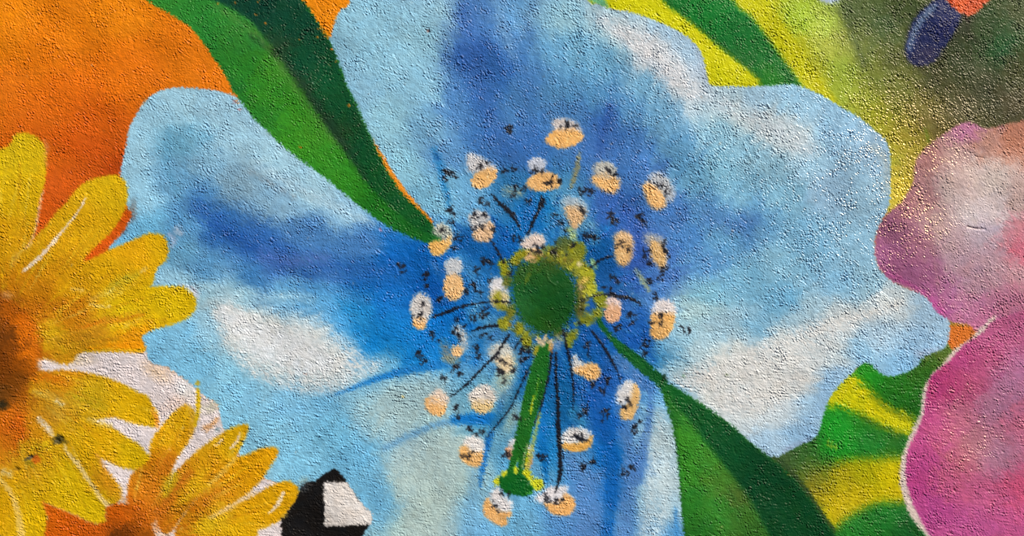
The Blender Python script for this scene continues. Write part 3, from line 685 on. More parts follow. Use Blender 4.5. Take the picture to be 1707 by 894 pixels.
petals1 = [
 ('daisy petal upright', [(-34,262),(-16,252),(0,249),(18,240),(24,226),(34,222),(46,222),(61,228),(73,241),(77,256),(77,283),(74,311),(68,329),(63,355),(61,378),(52,401),(41,415),(28,440),(20,480),(-20,500),(-36,380)]),
 ('p10', [(-60,700),(0,790),(15,818),(24,847),(30,900),(20,950),(-10,965),(-44,930),(-60,820)]),
 ('p9', [(0,770),(30,760),(70,834),(80,862),(75,900),(66,950),(44,950),(30,894),(22,847),(12,815),(0,797)]),
 ('p8', [(20,740),(70,730),(109,744),(129,773),(153,806),(170,832),(176,846),(176,871),(164,874),(148,871),(120,857),(96,847),(70,837),(40,830),(20,790)]),
 ('p7', [(112,742),(161,757),(172,776),(192,800),(202,814),(204,828),(196,838),(180,842),(170,832),(153,806),(129,773)]),
 ('p6', [(60,680),(120,690),(181,710),(194,717),(212,730),(231,740),(243,753),(252,764),(246,777),(232,783),(216,783),(194,776),(170,765),(130,752),(80,740)]),
 ('p5', [(30,610),(74,619),(103,617),(148,622),(185,632),(212,644),(231,655),(245,660),(254,675),(263,691),(262,712),(250,711),(235,709),(208,702),(188,696),(150,700),(80,690),(20,660)]),
 ('p4', [(20,500),(90,480),(150,482),(200,480),(250,478),(298,477),(312,483),(323,493),(327,507),(323,520),(311,531),(292,540),(270,546),(252,552),(237,562),(242,586),(200,587),(162,587),(138,588),(127,594),(118,605),(102,607),(80,600),(50,594),(20,560)]),
 ('p3', [(30,460),(100,440),(150,432),(183,416),(211,404),(237,393),(250,389),(268,391),(277,400),(281,417),(277,434),(264,446),(259,459),(256,470),(248,479),(210,486),(168,490),(120,505),(60,520),(20,500)]),
 ('p2', [(15,440),(35,420),(50,405),(61,392),(76,377),(92,356),(111,337),(129,314),(148,301),(166,295),(184,292),(200,294),(209,303),(213,315),(213,330),(208,352),(194,380),(173,402),(148,426),(120,455),(80,480),(30,490)]),
]
for i, (k, P) in enumerate(petals1):
    kk = 'd1_%d' % i
    node(kk, 'petal', 'daisy')
    m = M_poly(P, 1.3); paint(m, Yf, gloss=0.2); claim(kk, m)
# slivers of orange showing between petals
m = M_poly([(142,435),(151,421),(168,404),(185,387),(205,360),(212,350),(220,356),(211,378),(196,397),(181,411),(157,428)], 1.3)
paint(m, (206,86,14)); claim('wall', m)
RT = (nT, 0.5)
def yst(pts, c, a, f, r=RT): paint(M_line(pts, f), c, a, rough=r)
yst([(30,515,10),(80,510,16),(120,504,12),(160,498,6)], (186,108,14), 0.6, 7)
yst([(60,530,8),(100,522,14),(140,512,8)], (190,112,14), 0.5, 6)
yst([(130,548,8),(170,538,10),(220,528,8),(238,524,4)], (196,112,16), 0.7, 4)
yst([(90,572,16),(130,565,22),(170,558,14)], (182,124,22), 0.5, 8)
yst([(150,582,6),(190,578,9),(236,576,12)], (232,146,6), 0.7, 3)
yst([(140,586,4),(180,584,4),(240,585,4)], (190,176,20), 0.5, 2)
yst([(40,480,10),(70,460,14),(110,430,14)], (192,128,14), 0.5, 8)
yst([(230,458,10),(200,470,14),(180,486,10)], (184,176,50), 0.55, 6)
yst([(150,500,6),(170,492,10),(200,482,8)], (210,190,90), 0.5, 5)
yst([(150,508,3),(168,511,4),(184,511,3)], (226,206,140), 0.7, 2)
yst([(120,482,4),(136,484,6)], (226,200,120), 0.6, 3)
yst([(236,452,4),(244,448,5)], (226,206,150), 0.6, 2.5)
yst([(52,404,5),(44,414,6),(30,424,7),(20,440,8)], (206,180,90), 0.6, 5)
yst([(76,236,5),(79,250,6),(74,262,5),(78,276,3)], (222,150,90), 0.55, 2.5)
yst([(72,318,3),(65,350,4),(60,378,4),(52,402,4),(44,414,4)], (224,186,150), 0.7, 1.8)
yst([(40,624,16),(70,630,16),(100,634,10)], (206,110,12), 0.6, 7)
yst([(60,655,10),(84,660,12),(100,672,10)], (216,190,90), 0.6, 5)
yst([(96,668,6),(104,674,5)], (226,220,180), 0.8, 2)
yst([(120,660,20),(150,668,22),(170,680,14)], (172,150,22), 0.5, 8)
yst([(60,690,16),(90,700,16),(120,716,10)], (184,130,30), 0.5, 7)
yst([(254,684,6),(261,700,7),(262,712,5)], (222,140,60), 0.7, 3)
yst([(150,700,8),(170,706,10),(182,710,8)], (220,190,90), 0.6, 4)
yst([(66,700,8),(80,714,10),(88,726,6)], (216,206,190), 0.75, 3)
yst([(30,700,18),(36,728,20),(26,745,14)], (196,92,12), 0.6, 6)
yst([(78,738,8),(84,748,6)], (226,200,20), 0.8, 3)
yst([(40,745,20),(70,745,16)], (190,170,20), 0.5, 7)
yst([(162,757,5),(172,776,7),(180,790,6)], (214,150,70), 0.5, 3)
yst([(175,790,10),(184,815,12)], (206,140,24), 0.5, 5)
yst([(203,812,4),(205,830,6),(212,840,6)], (220,190,150), 0.6, 2.5)
yst([(40,800,10),(60,790,14)], (196,140,30), 0.4, 7)
def striate(keys, cx_, cy_, t0, t1, r0a, r0b, lmax, n, seed):
    ids = [KEYS[q] for q in keys]
    F = blur(np.isin(ID, ids).astype(np.float32), 1.0)
    q = np.random.default_rng(seed)
    CL = [(188,124,14),(228,192,44),(176,116,16),(216,176,18),(204,142,16),(230,206,96),(196,168,22)]
    for _ in range(n):
        t = math.radians(q.uniform(t0, t1)); r0 = q.uniform(r0a, r0b); L = q.uniform(0.3, 1) * lmax; sw = q.uniform(-0.06, 0.06)
        w = q.uniform(1.6, 4.6)
        P = [(cx_ + r0 * math.cos(t), cy_ + r0 * math.sin(t), w * 0.5), (cx_ + (r0 + L / 2) * math.cos(t + sw / 2), cy_ + (r0 + L / 2) * math.sin(t + sw / 2), w),
             (cx_ + (r0 + L) * math.cos(t + sw), cy_ + (r0 + L) * math.sin(t + sw), w * 0.4)]
        paint(M_and(M_line(P, q.uniform(0.9, 2.2)), F), CL[q.integers(len(CL))], q.uniform(0.18, 0.45), rough=RT)
striate(['d1_%d' % i for i in range(10)], -15, 600, -88, 80, 70, 250, 110, 190, 5)
# white hairlines
node('d1_line', 'highlight_line', 'd1_9'); node('d1_line2', 'highlight_line', 'd1_3'); node('d1_line3', 'highlight_line', 'd1_2')
m = M_line([(143,330,3),(138,340,3),(125,360,3.5),(108,380,4),(96,395,5.5),(82,412,6.5),(66,429,6.5),(50,443,5),(38,453,4)], 1.1)
paint(m, (226,206,180), rough=(nT,0.25)); claim('d1_line', m, 0.35)
m = M_line([(108,742,4),(112,754,6),(122,766,7),(132,778,8),(146,800,7),(158,816,7),(168,832,8),(178,840,8)], 1.8)
paint(m, (222,196,130), 0.85, rough=RT); claim('d1_line2', m)
m = M_line([(-4,795,8),(8,808,8),(18,822,7),(26,845,9),(32,870,11),(38,900,12)], 2.4)
paint(m, (220,186,96), 0.85, rough=RT); claim('d1_line3', m)
yst([(4,786,10),(16,790,10)], (206,196,150), 0.5, 5)
# heart of the daisy
node('d1_heart', 'flower_heart', 'daisy')
H1 = field([(-10,520,120,60,10),(20,520,150,74,8),(40,540,190,92,8),(10,560,96,48,8),(46,590,196,98,8),(30,600,128,62,8),(10,620,110,54,8),(0,600,104,50,8),
    (30,640,112,58,10),(0,660,90,50,12),(15,690,180,90,12),(50,560,200,100,10),(34,575,120,58,8)], soft=8)
m = M_poly([(-140,520),(-60,480),(0,485),(20,505),(45,522),(60,550),(64,590),(62,620),(40,640),(28,665),(24,700),(0,715),(-60,730),(-140,700)], 5)
H1 = np.clip(H1 * np.array([1.10, 1.16, 1.2], np.float32), 0, 1)
paint(m, H1, 0.95, rough=RT); claim('d1_heart', m)
paint(M_ell(4,676,10,8,0,4), (40,36,20), 0.85)
paint(M_ell(12,492,10,6,0,4), (210,160,110), 0.5)
# knocks in the plaster near the heart
paint(M_poly([(89,734),(92,728),(102,724),(106,732),(118,739),(104,737),(98,741),(91,741)], 1.2), (58,56,34), 0.9)
paint(M_poly([(40,766),(52,759),(61,757),(56,763),(44,768)], 1.0), (72,70,60), 0.85)
paint(M_ell(61,766,7,7,30,2), (198,96,24), 0.85)
paint(M_ell(50,773,9,4,30,2.5), (120,110,20), 0.6)
paint(M_ell(28,782,4,3,0,1.5), (110,80,20), 0.7)

# ---- second yellow flower
node('daisy2', 'painted_flower', thing=True, label='smaller yellow painted daisy with pointed petals at the bottom edge, left of the black block', category='painted flower')
Y2 = field([(300,700,214,166,8),(270,740,216,162,8),(280,780,198,114,18),(240,820,206,128,18),(225,850,196,96,10),(120,870,192,90,8),(160,890,190,88,8),
    (200,892,96,50,8),(230,890,136,70,10),(260,850,192,118,18),(380,740,210,166,8),(345,765,206,152,12),(305,805,190,118,20),(288,805,186,156,20),
    (330,810,212,166,14),(440,770,222,160,8),(400,790,220,156,8),(370,820,202,134,14),(330,840,190,122,18),(340,870,212,168,18),(460,830,216,162,8),
    (420,860,216,162,8),(390,885,220,172,8),(300,885,190,112,12),(370,855,214,170,28),(350,790,200,140,16),(310,730,206,150,12)], soft=10)
Y2 *= np.array([0.975, 0.97, 1.0], np.float32)
petals2 = [
 [(214,842),(213,815),(216,798),(222,787),(238,776),(250,765),(250,745),(256,729),(268,712),(283,694),(300,679),(311,675),(320,679),(327,692),(326,708),(321,725),(311,742),(297,762),(288,782),(284,800),(270,850),(240,880)],
 [(262,870),(278,820),(289,792),(303,776),(325,755),(348,737),(361,729),(377,718),(396,710),(409,707),(415,713),(407,734),(396,756),(394,765),(375,782),(350,812),(320,840),(280,890)],
 [(290,890),(320,840),(350,808),(375,780),(394,764),(418,755),(437,747),(450,745),(461,746),(464,755),(452,777),(434,803),(424,812),(412,824),(390,840),(350,868),(320,910)],
 [(250,1060),(300,910),(350,866),(390,842),(422,827),(446,812),(463,805),(479,802),(492,808),(498,818),(495,833),(483,849),(469,866),(454,875),(437,883),(428,896),(400,1060)],
]
for i, P in enumerate(petals2):
    kk = 'd2_%d' % i
    node(kk, 'petal', 'daisy2')
    m = M_poly(P, 1.3); paint(m, Y2, gloss=0.2); claim(kk, m)
node('d2_heart', 'flower_heart', 'daisy2')
H2 = field([(90,860,196,92,8),(120,870,190,86,8),(160,885,184,84,8),(185,850,196,92,8),(200,894,92,46,8),(225,880,130,64,8),(210,860,190,88,10),(240,880,150,80,12),(150,1000,150,70,8)], soft=8)
m = M_poly([(74,1060),(74,894),(80,862),(70,836),(96,847),(120,857),(148,871),(164,874),(176,870),(176,846),(194,838),(218,842),(244,858),(258,890),(270,1060)], 1.6, smooth=False)
paint(m, H2); claim('d2_heart', m)
striate(['d2_%d' % i for i in range(4)], 215, 905, -85, -5, 50, 220, 100, 110, 6)
paint(M_ell(245,860,22,40,-60,12), (190,100,16), 0.6, rough=RT)
yst([(250,780,14),(262,760,16),(280,750,10)], (200,110,14), 0.3, 8)
yst([(276,760,16),(256,800,24),(246,836,26)], (196,112,20), 0.65, 9)
yst([(318,788,8),(298,806,12),(280,836,16),(262,860,20)], (188,104,20), 0.75, 6)
yst([(292,792,8),(284,808,12),(276,824,8)], (188,166,20), 0.7, 5)
yst([(346,782,8),(326,800,12),(306,830,14)], (214,176,18), 0.5, 6)
yst([(362,818,10),(340,836,16),(320,850,14)], (192,112,18), 0.7, 7)
yst([(392,765,5),(374,784,7),(362,796,6),(350,806,6)], (226,196,100), 0.55, 3)
yst([(425,822,6),(400,836,7),(376,850,8),(352,862,8)], (224,190,130), 0.7, 3)
yst([(340,880,20),(370,868,20)], (216,180,24), 0.5, 8)
yst([(316,866,14),(330,858,14)], (190,118,20), 0.6, 6)
yst([(316,680,6),(322,700,8),(318,726,6)], (206,168,80), 0.5, 4)
yst([(384,760,5),(396,740,6),(404,722,5)], (206,180,60), 0.5, 3)
for j, (pp, P) in enumerate((('d2_1', [(399,722,2),(397,732,4.5),(390,742,5),(384,748,3)]), ('d2_1', [(373,731,2),(366,738,3),(359,743,2)]), ('d2_3', [(472,823,6),(466,836,7),(457,848,6),(448,856,3)]))):
    kk = 'd2_h%d' % j
    node(kk, 'highlight_line', pp)
    m = M_line(P, 1.2); paint(m, (226,206,176), 0.95); claim(kk, m, 0.45)
node('drip', 'paint_drip', thing=True, label='thin yellow paint stroke with a dot above it, over the small daisy', category='paint stroke')
node('drip_dot', 'dot', 'drip'); node('drip_line', 'line', 'drip')
m = M_line([(330,650,6),(331,670,8),(330,690,7),(326,708,6)], 1.2); paint(m, (206,172,22)); claim('drip_line', m)
m = M_ell(329,639,4.2,4.6,0,1.2); paint(m, (168,160,60)); claim('drip_dot', m)
paint(M_line([(362,700,7),(354,708,9),(342,714,10)], 3), (206,156,104), 0.85, rough=RT)
paint(M_ell(350,680,14,8,-20,5), (176,176,150), 0.6, rough=RT)
paint(M_ell(363,717,4,4,0,2), (70,100,110), 0.8)
paint(M_line([(357,722,2),(366,716,2.4)], 1), (225,228,230), 0.9)

# ---- black and white block
node('block', 'painted_block', thing=True, label='black and white geometric patch at the bottom edge right of the small daisy', category='painted block')
node('blk_black', 'black_field', 'block'); node('blk_white', 'white_field', 'block')
m = M_poly([(468,866),(481,851),(492,836),(499,818),(504,808),(512,804),(524,803),(538,792),(548,786),(557,781),(566,787),(573,795),(580,806),(596,830),(607,845),(617,853),(620,866),(616,876),(609,885),(602,896),(590,1060),(468,1060),(469,894)], 0.9, smooth=False)
paint(m, (20,18,18), gloss=0.2); claim('blk_black', m)
paint(M_ell(508,812,12,8,-30,4), (60,66,70), 0.5, rough=RS)
paint(M_ell(474,860,5,4,-30,1.5), (190,160,60), 0.6, rough=RT)
paint(M_ell(504,802,8,4,-30,4), (150,160,140), 0.5)
m = M_poly([(540,804.5),(579,804.5),(588,818),(597,832),(608,845),(619,854),(621,866),(618,873),(614,875.5),(584,875.5),(541,878)], 0.8, smooth=False)
paint(m, (214,208,202), gloss=0.2); claim('blk_white', m)

# ---- stamens of the blue flower
PEACH, CAP, INK = (228,168,92), (216,208,204), (26,26,34)
A = []  # (parts of body, parts of cap, body colour, cap colour)
def E(*a): return ('e',) + a
def P_(*p): return ('p', list(p))
A.append(([E(807,297,24,15,-32)], [P_((780,256),(792,259),(806,265),(822,275),(826,284),(806,284),(791,288),(782,284),(779,272))], PEACH, (204,202,202)))
A.append(([P_((909,234),(917,224),(926,216),(940,213),(957,214),(973,226),(968,236),(956,243),(938,248),(919,243))], [P_((922,201),(934,198),(950,200),(962,206),(970,219),(955,217),(930,218),(922,213))], (232,166,84), (196,188,184)))
A.append(([P_((877,306),(884,297),(892,290),(910,286),(928,293),(935,304),(932,312),(917,317),(900,319),(884,315))], [E(895,275,15,12,-5)], (226,166,92), (186,192,204)))
A.append(([P_((984,297),(996,291),(1012,288),(1032,299),(1033,309),(1028,320),(1020,323),(1005,318),(992,308))], [E(1008,284,19,15,10)], PEACH, (168,168,160)))
A.append(([P_((1071,311),(1080,304),(1096,312),(1106,322),(1111,339),(1105,347),(1096,350),(1085,345),(1077,330))], [P_((1080,300),(1090,288),(1104,290),(1118,305),(1124,325),(1116,336),(1106,322),(1092,308))], PEACH, (172,176,180)))
A.append(([P_((941,345),(956,341),(974,346),(976,362),(968,372),(959,383),(952,378),(946,364))], [P_((937,335),(946,328),(966,332),(977,345),(978,360),(968,352),(950,344),(940,346))], (216,166,104), (160,178,190)))
A.append(([P_((787,390),(795,381),(806,372),(820,370),(824,383),(818,400),(804,404),(792,400))], [P_((782,362),(790,352),(804,352),(816,360),(812,374),(800,382),(788,384),(784,372))], (216,170,116), (196,192,188)))
A.append(([P_((714,408),(722,402),(737,400),(751,392),(753,402),(747,415),(736,425),(727,427),(718,421))], [P_((722,384),(730,373),(742,374),(752,384),(754,398),(744,404),(736,396),(726,392))], (224,164,78), (176,178,164)))
A.append(([E(756,478,17,24,0)], [E(756,445,15,15,0)], (230,174,104), (184,188,192)))
A.append(([E(700,538,12,12,0)], [E(702,514,18,25,0)], (224,164,90), (196,190,184)))
A.append(([E(889,426,17,13,-10)], [P_((868,410),(874,398),(886,390),(900,390),(908,398),(908,410),(894,412),(880,417))], (216,168,104), (214,194,180)))
A.append(([P_((1025,400),(1030,391),(1042,389),(1052,396),(1055,412),(1053,430),(1044,443),(1034,443),(1026,432),(1024,415))], [P_((1022,398),(1030,388),(1044,387),(1053,397),(1055,410),(1040,402))], (220,168,98), (192,164,130)))
A.append(([P_((1083,398),(1093,400),(1104,406),(1111,422),(1110,444),(1104,450),(1095,441),(1085,428))], [P_((1074,394),(1080,390),(1098,394),(1110,402),(1104,406),(1090,400),(1082,404),(1078,410))], (214,166,94), (158,162,164)))
A.append(([P_((817,490),(828,483),(846,488),(850,502),(842,514),(828,514),(817,504))], [P_((816,476),(820,466),(832,463),(842,472),(846,488),(836,484),(820,490))], (198,176,112), (206,202,202)))
A.append(([E(1021,522,14,17,10)], [P_((1006,502),(1012,496),(1026,495),(1034,504),(1034,514),(1020,512),(1008,516))], (214,158,106), (212,188,178)))
A.append(([P_((1087,523),(1105,520),(1124,522),(1123,542),(1116,556),(1108,565),(1096,567),(1084,559),(1085,540))], [P_((1086,520),(1090,508),(1100,499),(1116,502),(1125,512),(1125,524),(1108,522),(1094,526))], (226,164,84), (216,208,206)))
A.append(([E(762,586,10,10,0), ], [P_((756,548),(764,543),(774,552),(778,570),(776,582),(768,576),(768,562),(760,556))], (222,170,104), (202,198,190)))
A.append(([P_((824,600),(836,592),(850,590),(856,602),(852,618),(842,624),(832,614))], [P_((814,588),(822,576),(836,572),(850,578),(852,592),(836,594),(824,600))], (206,180,130), (196,196,186)))
A.append(([P_((958,612),(972,608),(988,605),(999,612),(1001,624),(994,633),(982,634),(968,626),(957,622))], [P_((954,592),(962,594),(966,602),(978,606),(970,614),(960,620),(955,612))], (232,170,92), (206,206,204)))
A.append(([P_((708,668),(718,660),(732,664),(744,672),(742,688),(732,694),(718,690),(710,680))], [P_((714,662),(724,655),(730,648),(740,654),(748,666),(742,676),(726,674),(716,672))], (228,166,92), (224,200,182)))
A.append(([P_((784,668),(802,664),(822,668),(820,682),(806,690),(790,684)),], [P_((781,658),(790,650),(798,644),(812,642),(824,652),(827,666),(818,674),(800,672),(786,674))], (214,178,110), (216,206,196)))
A.append(([P_((1054,640),(1064,644),(1067,662),(1062,680),(1056,696),(1048,701),(1036,698),(1034,684),(1048,668))], [P_((1028,660),(1034,644),(1046,635),(1056,638),(1056,654),(1050,668),(1040,674),(1030,674))], (212,164,92), (214,212,210)))
A.append(([P_((938,738),(958,738),(976,734),(986,724),(988,732),(984,744),(970,752),(952,753),(938,748))], [P_((936,727),(944,718),(958,713),(976,716),(986,725),(978,733),(960,738),(940,739))], (224,160,66), (216,212,208)))
A.append(([P_((766,748),(776,741),(790,752),(805,752),(804,768),(798,778),(784,777),(770,768),(765,758))], [P_((772,736),(782,728),(796,728),(806,738),(806,752),(794,756),(780,748),(774,742))], (216,160,86), (216,212,208)))
A.append(([P_((842,748),(852,744),(860,756),(852,768),(846,762)), P_((874,766),(886,760),(888,772),(880,784),(874,780))], [P_((849,738),(862,732),(884,742),(888,756),(878,764),(860,756),(850,750))], (206,146,96), (214,210,208)))
A.append(([P_((805,850),(807,838),(814,828),(820,840),(836,852),(852,852),(852,862),(845,864),(846,872),(840,878),(828,875),(812,864))], [P_((817,826),(825,816),(833,816),(838,826),(848,834),(855,840),(852,848),(846,854),(832,852),(822,842),(818,834))], (224,160,84), (218,214,214)))
A.append(([P_((906,838),(920,838),(932,832),(941,822),(950,826),(957,832),(959,844),(952,856),(940,860),(922,857),(912,848))], [P_((893,830),(898,824),(906,822),(908,815),(924,812),(944,810),(945,818),(940,828),(932,838),(916,838),(898,838))], (226,160,82), (218,214,216)))
centres = []
FE = {4:2.2,3:2.2,5:2.4,16:3,17:2.6,8:1.8,9:1.8,12:2.0,11:1.8,13:1.8}
for i, (bd, cp, bc, cc) in enumerate(A):
    k = 'an%d' % i
    node(k, 'anther', 'blue_flower'); node(k + 'c', 'cap', k)
    f = FE.get(i, 1.3)
    sh = lambda s, ff: M_ell(*s[1:], f=ff) if s[0] == 'e' else M_poly(s[1], ff)
    if i == 16:
        paint(M_ell(744,586,10,18,-20,5), (110,120,120), 0.7, rough=RS); paint(M_ell(752,600,14,7,10,4), (150,144,110), 0.7)
    if i == 17:
        paint(M_ell(846,615,12,26,20,6), (172,176,140), 0.6)
    xs = []
    # cap first where it sits behind, then body
    for s in cp:
        m = sh(s, f + 0.9); paint(m, cc, 0.95, rough=(nT, 0.45)); claim(k + 'c', m)
    bc = tuple(min(240, int(v * q)) for v, q in zip(bc, (1.02, 1.05, 1.14))); cc = tuple(min(226, v + 8) for v in cc)
    for s in bd:
        m = sh(s, f); paint(m, bc, 0.97, rough=(nS, 0.25)); claim(k, m)
        (a, b, c, d), A_ = m
        speckle = np.clip(0.5 * nG[b:d, a:c] + 0.4 * nB[b:d, a:c] - 0.25, 0, 1) * A_
        paint((m[0], speckle), tuple(min(236, v + 26) for v in bc[:2]) + (bc[2] + 50,), 0.6)
        a, b, c, d = m[0]; xs.append(((a + c) / 2 + X0, (b + d) / 2 + Y0))
    # the white runs over the top of the body
    s = cp[0]
    m = sh(s, f + 1.2)
    paint(m, cc, 0.55, rough=(nB, 0.5)); 
    mm = (m[0], m[1]); claim(k + 'c', mm, 0.7)
    a, b, c, d = m[0]; xs.append(((a + c) / 2 + X0, (b + d) / 2 + Y0))
    centres.append(tuple(np.mean(np.array(xs), axis=0)))

# ring of yellow-green dabs and the green ovary
node('ovary', 'ovary', 'blue_flower')
dabs = [(866,426,15,8,-35,(166,162,28)),(858,436,9,8,0,(158,156,28)),(839,441,9,9,0,(168,166,26)),(843,454,9,9,20,(160,160,26)),(846,470,8,10,0,(110,116,34)),
 (830,498,6,12,0,(158,158,36)),(838,512,12,6,20,(150,150,40)),(840,540,10,12,-30,(164,160,28)),(852,520,8,14,10,(126,128,34)),(866,548,9,12,10,(160,158,28)),
 (877,568,9,15,-20,(158,158,28)),(895,585,7,12,10,(176,170,40)),(926,424,20,14,0,(112,116,40)),(942,408,16,13,20,(98,112,44)),(961,420,16,18,20,(146,148,30)),(918,438,24,7,0,(112,114,36)),
 (944,440,16,12,30,(124,126,34)),(965,448,16,16,0,(150,150,36)),(978,462,14,18,0,(184,184,34)),(984,482,11,14,0,(196,196,44)),(968,490,10,26,0,(112,108,40)),(966,515,10,16,0,(100,100,40)),
 (1000,498,11,12,0,(148,152,26)),(996,523,10,8,0,(150,154,30)),(978,533,14,8,0,(134,140,30)),(954,560,11,8,-50,(146,150,30)),(948,572,7,8,0,(140,146,30)),(930,552,8,14,10,(90,100,40)),
 (872,470,10,30,0,(70,86,30)),(1004,510,8,4,0,(150,154,30))]
mring = np.zeros((NY, NX), np.float32)
for i, (x, y, rx, ry, an, c) in enumerate(dabs):
    k = 'dab%d' % i
    node(k, 'dab', 'ovary')
    c = tuple(v * 0.88 for v in c); m = M_ell(x, y, rx, ry, an, 2.8)
    paint(m, c, 0.95, rough=(nA, 0.4)); claim(k, m)
rq = np.random.default_rng(77)
RING = [(112,116,36),(146,148,30),(170,170,34),(90,100,34),(188,190,60),(60,76,34),(134,136,40),(124,96,36)]
for _ in range(150):
    t_ = rq.uniform(-2.5, 2.6) if rq.uniform() < 0.75 else rq.uniform(-1.9, -0.3)
    q_ = rq.normal(1.12, 0.10)
    x, y = 908 + 62 * q_ * math.cos(t_), 494 + 64 * q_ * math.sin(t_)
    if x < 845 and rq.uniform() < 0.6: continue
    paint(M_ell(x, y, rq.uniform(2, 5.5), rq.uniform(1.5, 3.5), rq.uniform(0, 180), 1.2), RING[rq.integers(len(RING))], rq.uniform(0.4, 0.85))
for x, y, r_ in ((923,419,4),(957,408,4),(926,404,3),(970,500,4),(966,540,4),(968,516,3),(932,440,3),(945,425,3),(867,440,3),(872,530,4),(942,556,4),(864,522,3)):
    paint(M_ell(x, y, r_, r_ * 0.8, 30, 1.0), (34,40,30), 0.85)
for x, y, rx, ry, c in ((974,468,10,4,(216,180,90)),(966,480,6,4,(190,160,110)),(955,392,7,10,(176,196,130)),(948,384,6,5,(190,206,120)),(966,440,5,5,(200,190,140)),(932,402,5,5,(60,90,70)),(990,440,4,10,(160,190,120))):
    paint(M_ell(x, y, rx, ry, -30, 2), c, 0.75, rough=(nA, 0.4))
m = ragged(M_poly([(855,452),(866,444),(880,436),(896,434),(912,434),(930,441),(946,452),(956,466),(961,486),(960,508),(955,526),(946,540),(932,551),(914,558),(898,556),(882,547),(868,532),(858,512),(853,490),(852,470)], 4.0), 1.0)
ov = field([(890,440,60,96,34),(870,450,50,90,34),(925,446,54,84,30),(890,458,26,84,30),(930,460,16,78,28),(940,500,14,74,26),(880,480,20,84,36),(910,500,18,80,26),(900,540,24,84,22),(930,530,18,76,26),(870,500,30,92,40),(910,545,40,84,24)], soft=8)
paint(m, ov, gloss=0.2, rough=(nA, 0.12)); claim('ovary', m)
paint(M_line([(882,458,5),(878,466,6),(876,474,3)], 1.4), (90,116,34), 0.8)
paint(M_line([(886,442,3),(884,452,4)], 1.4), (70,100,34), 0.6)

# filaments
fil = [
 [(721,529,3),(743,521,6.5),(765,513,6),(790,507,4),(822,503,4),(850,504,4)],
 [(785,553,2),(800,547,6),(817,544,6.5),(830,543,5)],
 [(749,662,1.6),(767,650,4),(789,630,5),(808,610,5),(826,593,6),(837,576,5.5),(849,558,5)],
 [(884,610,4),(872,635,4),(854,674,3),(844,690,3),(824,714,2.4),(811,730,1.6)],
 [(920,582,4),(917,613,5),(910,646,4.5),(903,674,4),(897,694,3.4),(888,712,1.6)],
 [(927,588,4),(927,628,6),(930,674,7),(931,725,8.5),(934,762,9),(934,788,8),(930,806,5.5),(926,820,3)],
 [(938,550,4),(945,580,6),(950,602,4.5),(954,628,4),(956,650,4),(956,682,1.8)],
 [(984,549,3),(1000,569,5.5),(1015,593,6),(1028,617,3.4),(1035,637,1.6)],
 [(815,396,3),(826,413,4.5),(840,438,4.5)],
 [(819,323,3),(832,338,7),(844,349,9),(855,360,9),(867,380,3)],
 [(905,334,8),(898,350,7),(887,374,7),(880,390,5)],
 [(984,447,3),(1002,433,4.5),(1021,427,2.5)],
 [(980,496,3),(1006,491,3.5),(1030,494,6.5),(1054,499,6),(1070,510,2)],
 [(871,565,3),(862,575,3),(856,585,1.8)]]
for i, p in enumerate(fil):
    k = 'fil%d' % i
    node(k, 'filament', 'blue_flower')
    p = [(x, y, w * 0.86) for x, y, w in p]
    m = M_line(p, 0.8); paint(m, (20,22,32), 0.97, gloss=0.25); claim(k, m, 0.4)

# style and stigma
node('style', 'style', 'blue_flower'); node('stigma', 'stigma', 'blue_flower')
paint(M_line([(893,600,7),(884,630,7),(876,665,6),(866,706,5)], 2), (150,180,70), 0.9)
paint(M_line([(900,690,4),(892,725,6),(886,752,6),(878,780,9)], 2), (160,170,70), 0.75, rough=(nB, 0.2))
YG = (204,202,24)
for e in ((895,808,12,10,10),(829,802,5,8,10),(858,786,10,8,0),(877,789,9,7,0),(842,790,8,5,-30),(882,796,8,6,30),(875,762,6,16,10)):
    paint(M_ell(*e, f=1.8), YG, 0.9, rough=(nB, 0.3))
m = M_poly([(900,578),(910,572),(917,576),(914,620),(904,665),(891,703),(883,735),(875,775),(869,796),(862,796),(864,765),(852,796),(844,794),(856,745),(863,707),(872,666),(886,610)], 1.0, smooth=False)
paint(m, (26,100,30), gloss=0.25); claim('style', m)
paint(M_line([(890,660,2),(886,680,3.4),(884,692,2)], 1), (196,200,30), 0.9)
paint(M_line([(898,630,1.6),(894,655,2.4),(890,668,1.6)], 1), (120,180,40), 0.6)
paint(M_line([(904,640,4),(899,670,4),(892,692,3)], 1.2), (14,70,18), 0.6)
paint(M_line([(879,740,1.4),(874,760,2),(870,782,1.4)], 0.8), (200,206,150), 0.75)
paint(M_line([(864,765,1.6),(856,784,2)], 0.8), (110,170,40), 0.6)
m = M_poly([(833,795),(843,793),(855,789),(862,792),(869,790),(879,799),(884,806),(890,813),(888,821),(880,826),(870,828),(858,826),(846,823),(837,817),(832,806)], 0.9)
paint(m, (10,92,30), gloss=0.25); claim('stigma', m)
paint(M_line([(876,824,2),(886,821,2)], 1), (90,170,40), 0.6)
for x, y, rx, ry in ((899,569,5,3),(909,565,3,6),(917,570,4,4),(904,573,6,4),(920,576,3,5),(897,566,4,3)):
    paint(M_ell(x, y, rx, ry, 20, 1), (226,200,160), 0.8, rough=(nB, 0.3))
paint(M_ell(918,580,4,7,0,1.6), (210,156,80), 0.8)
paint(M_ell(930,572,8,12,10,4), (150,160,180), 0.5, rough=(nB, 0.3))

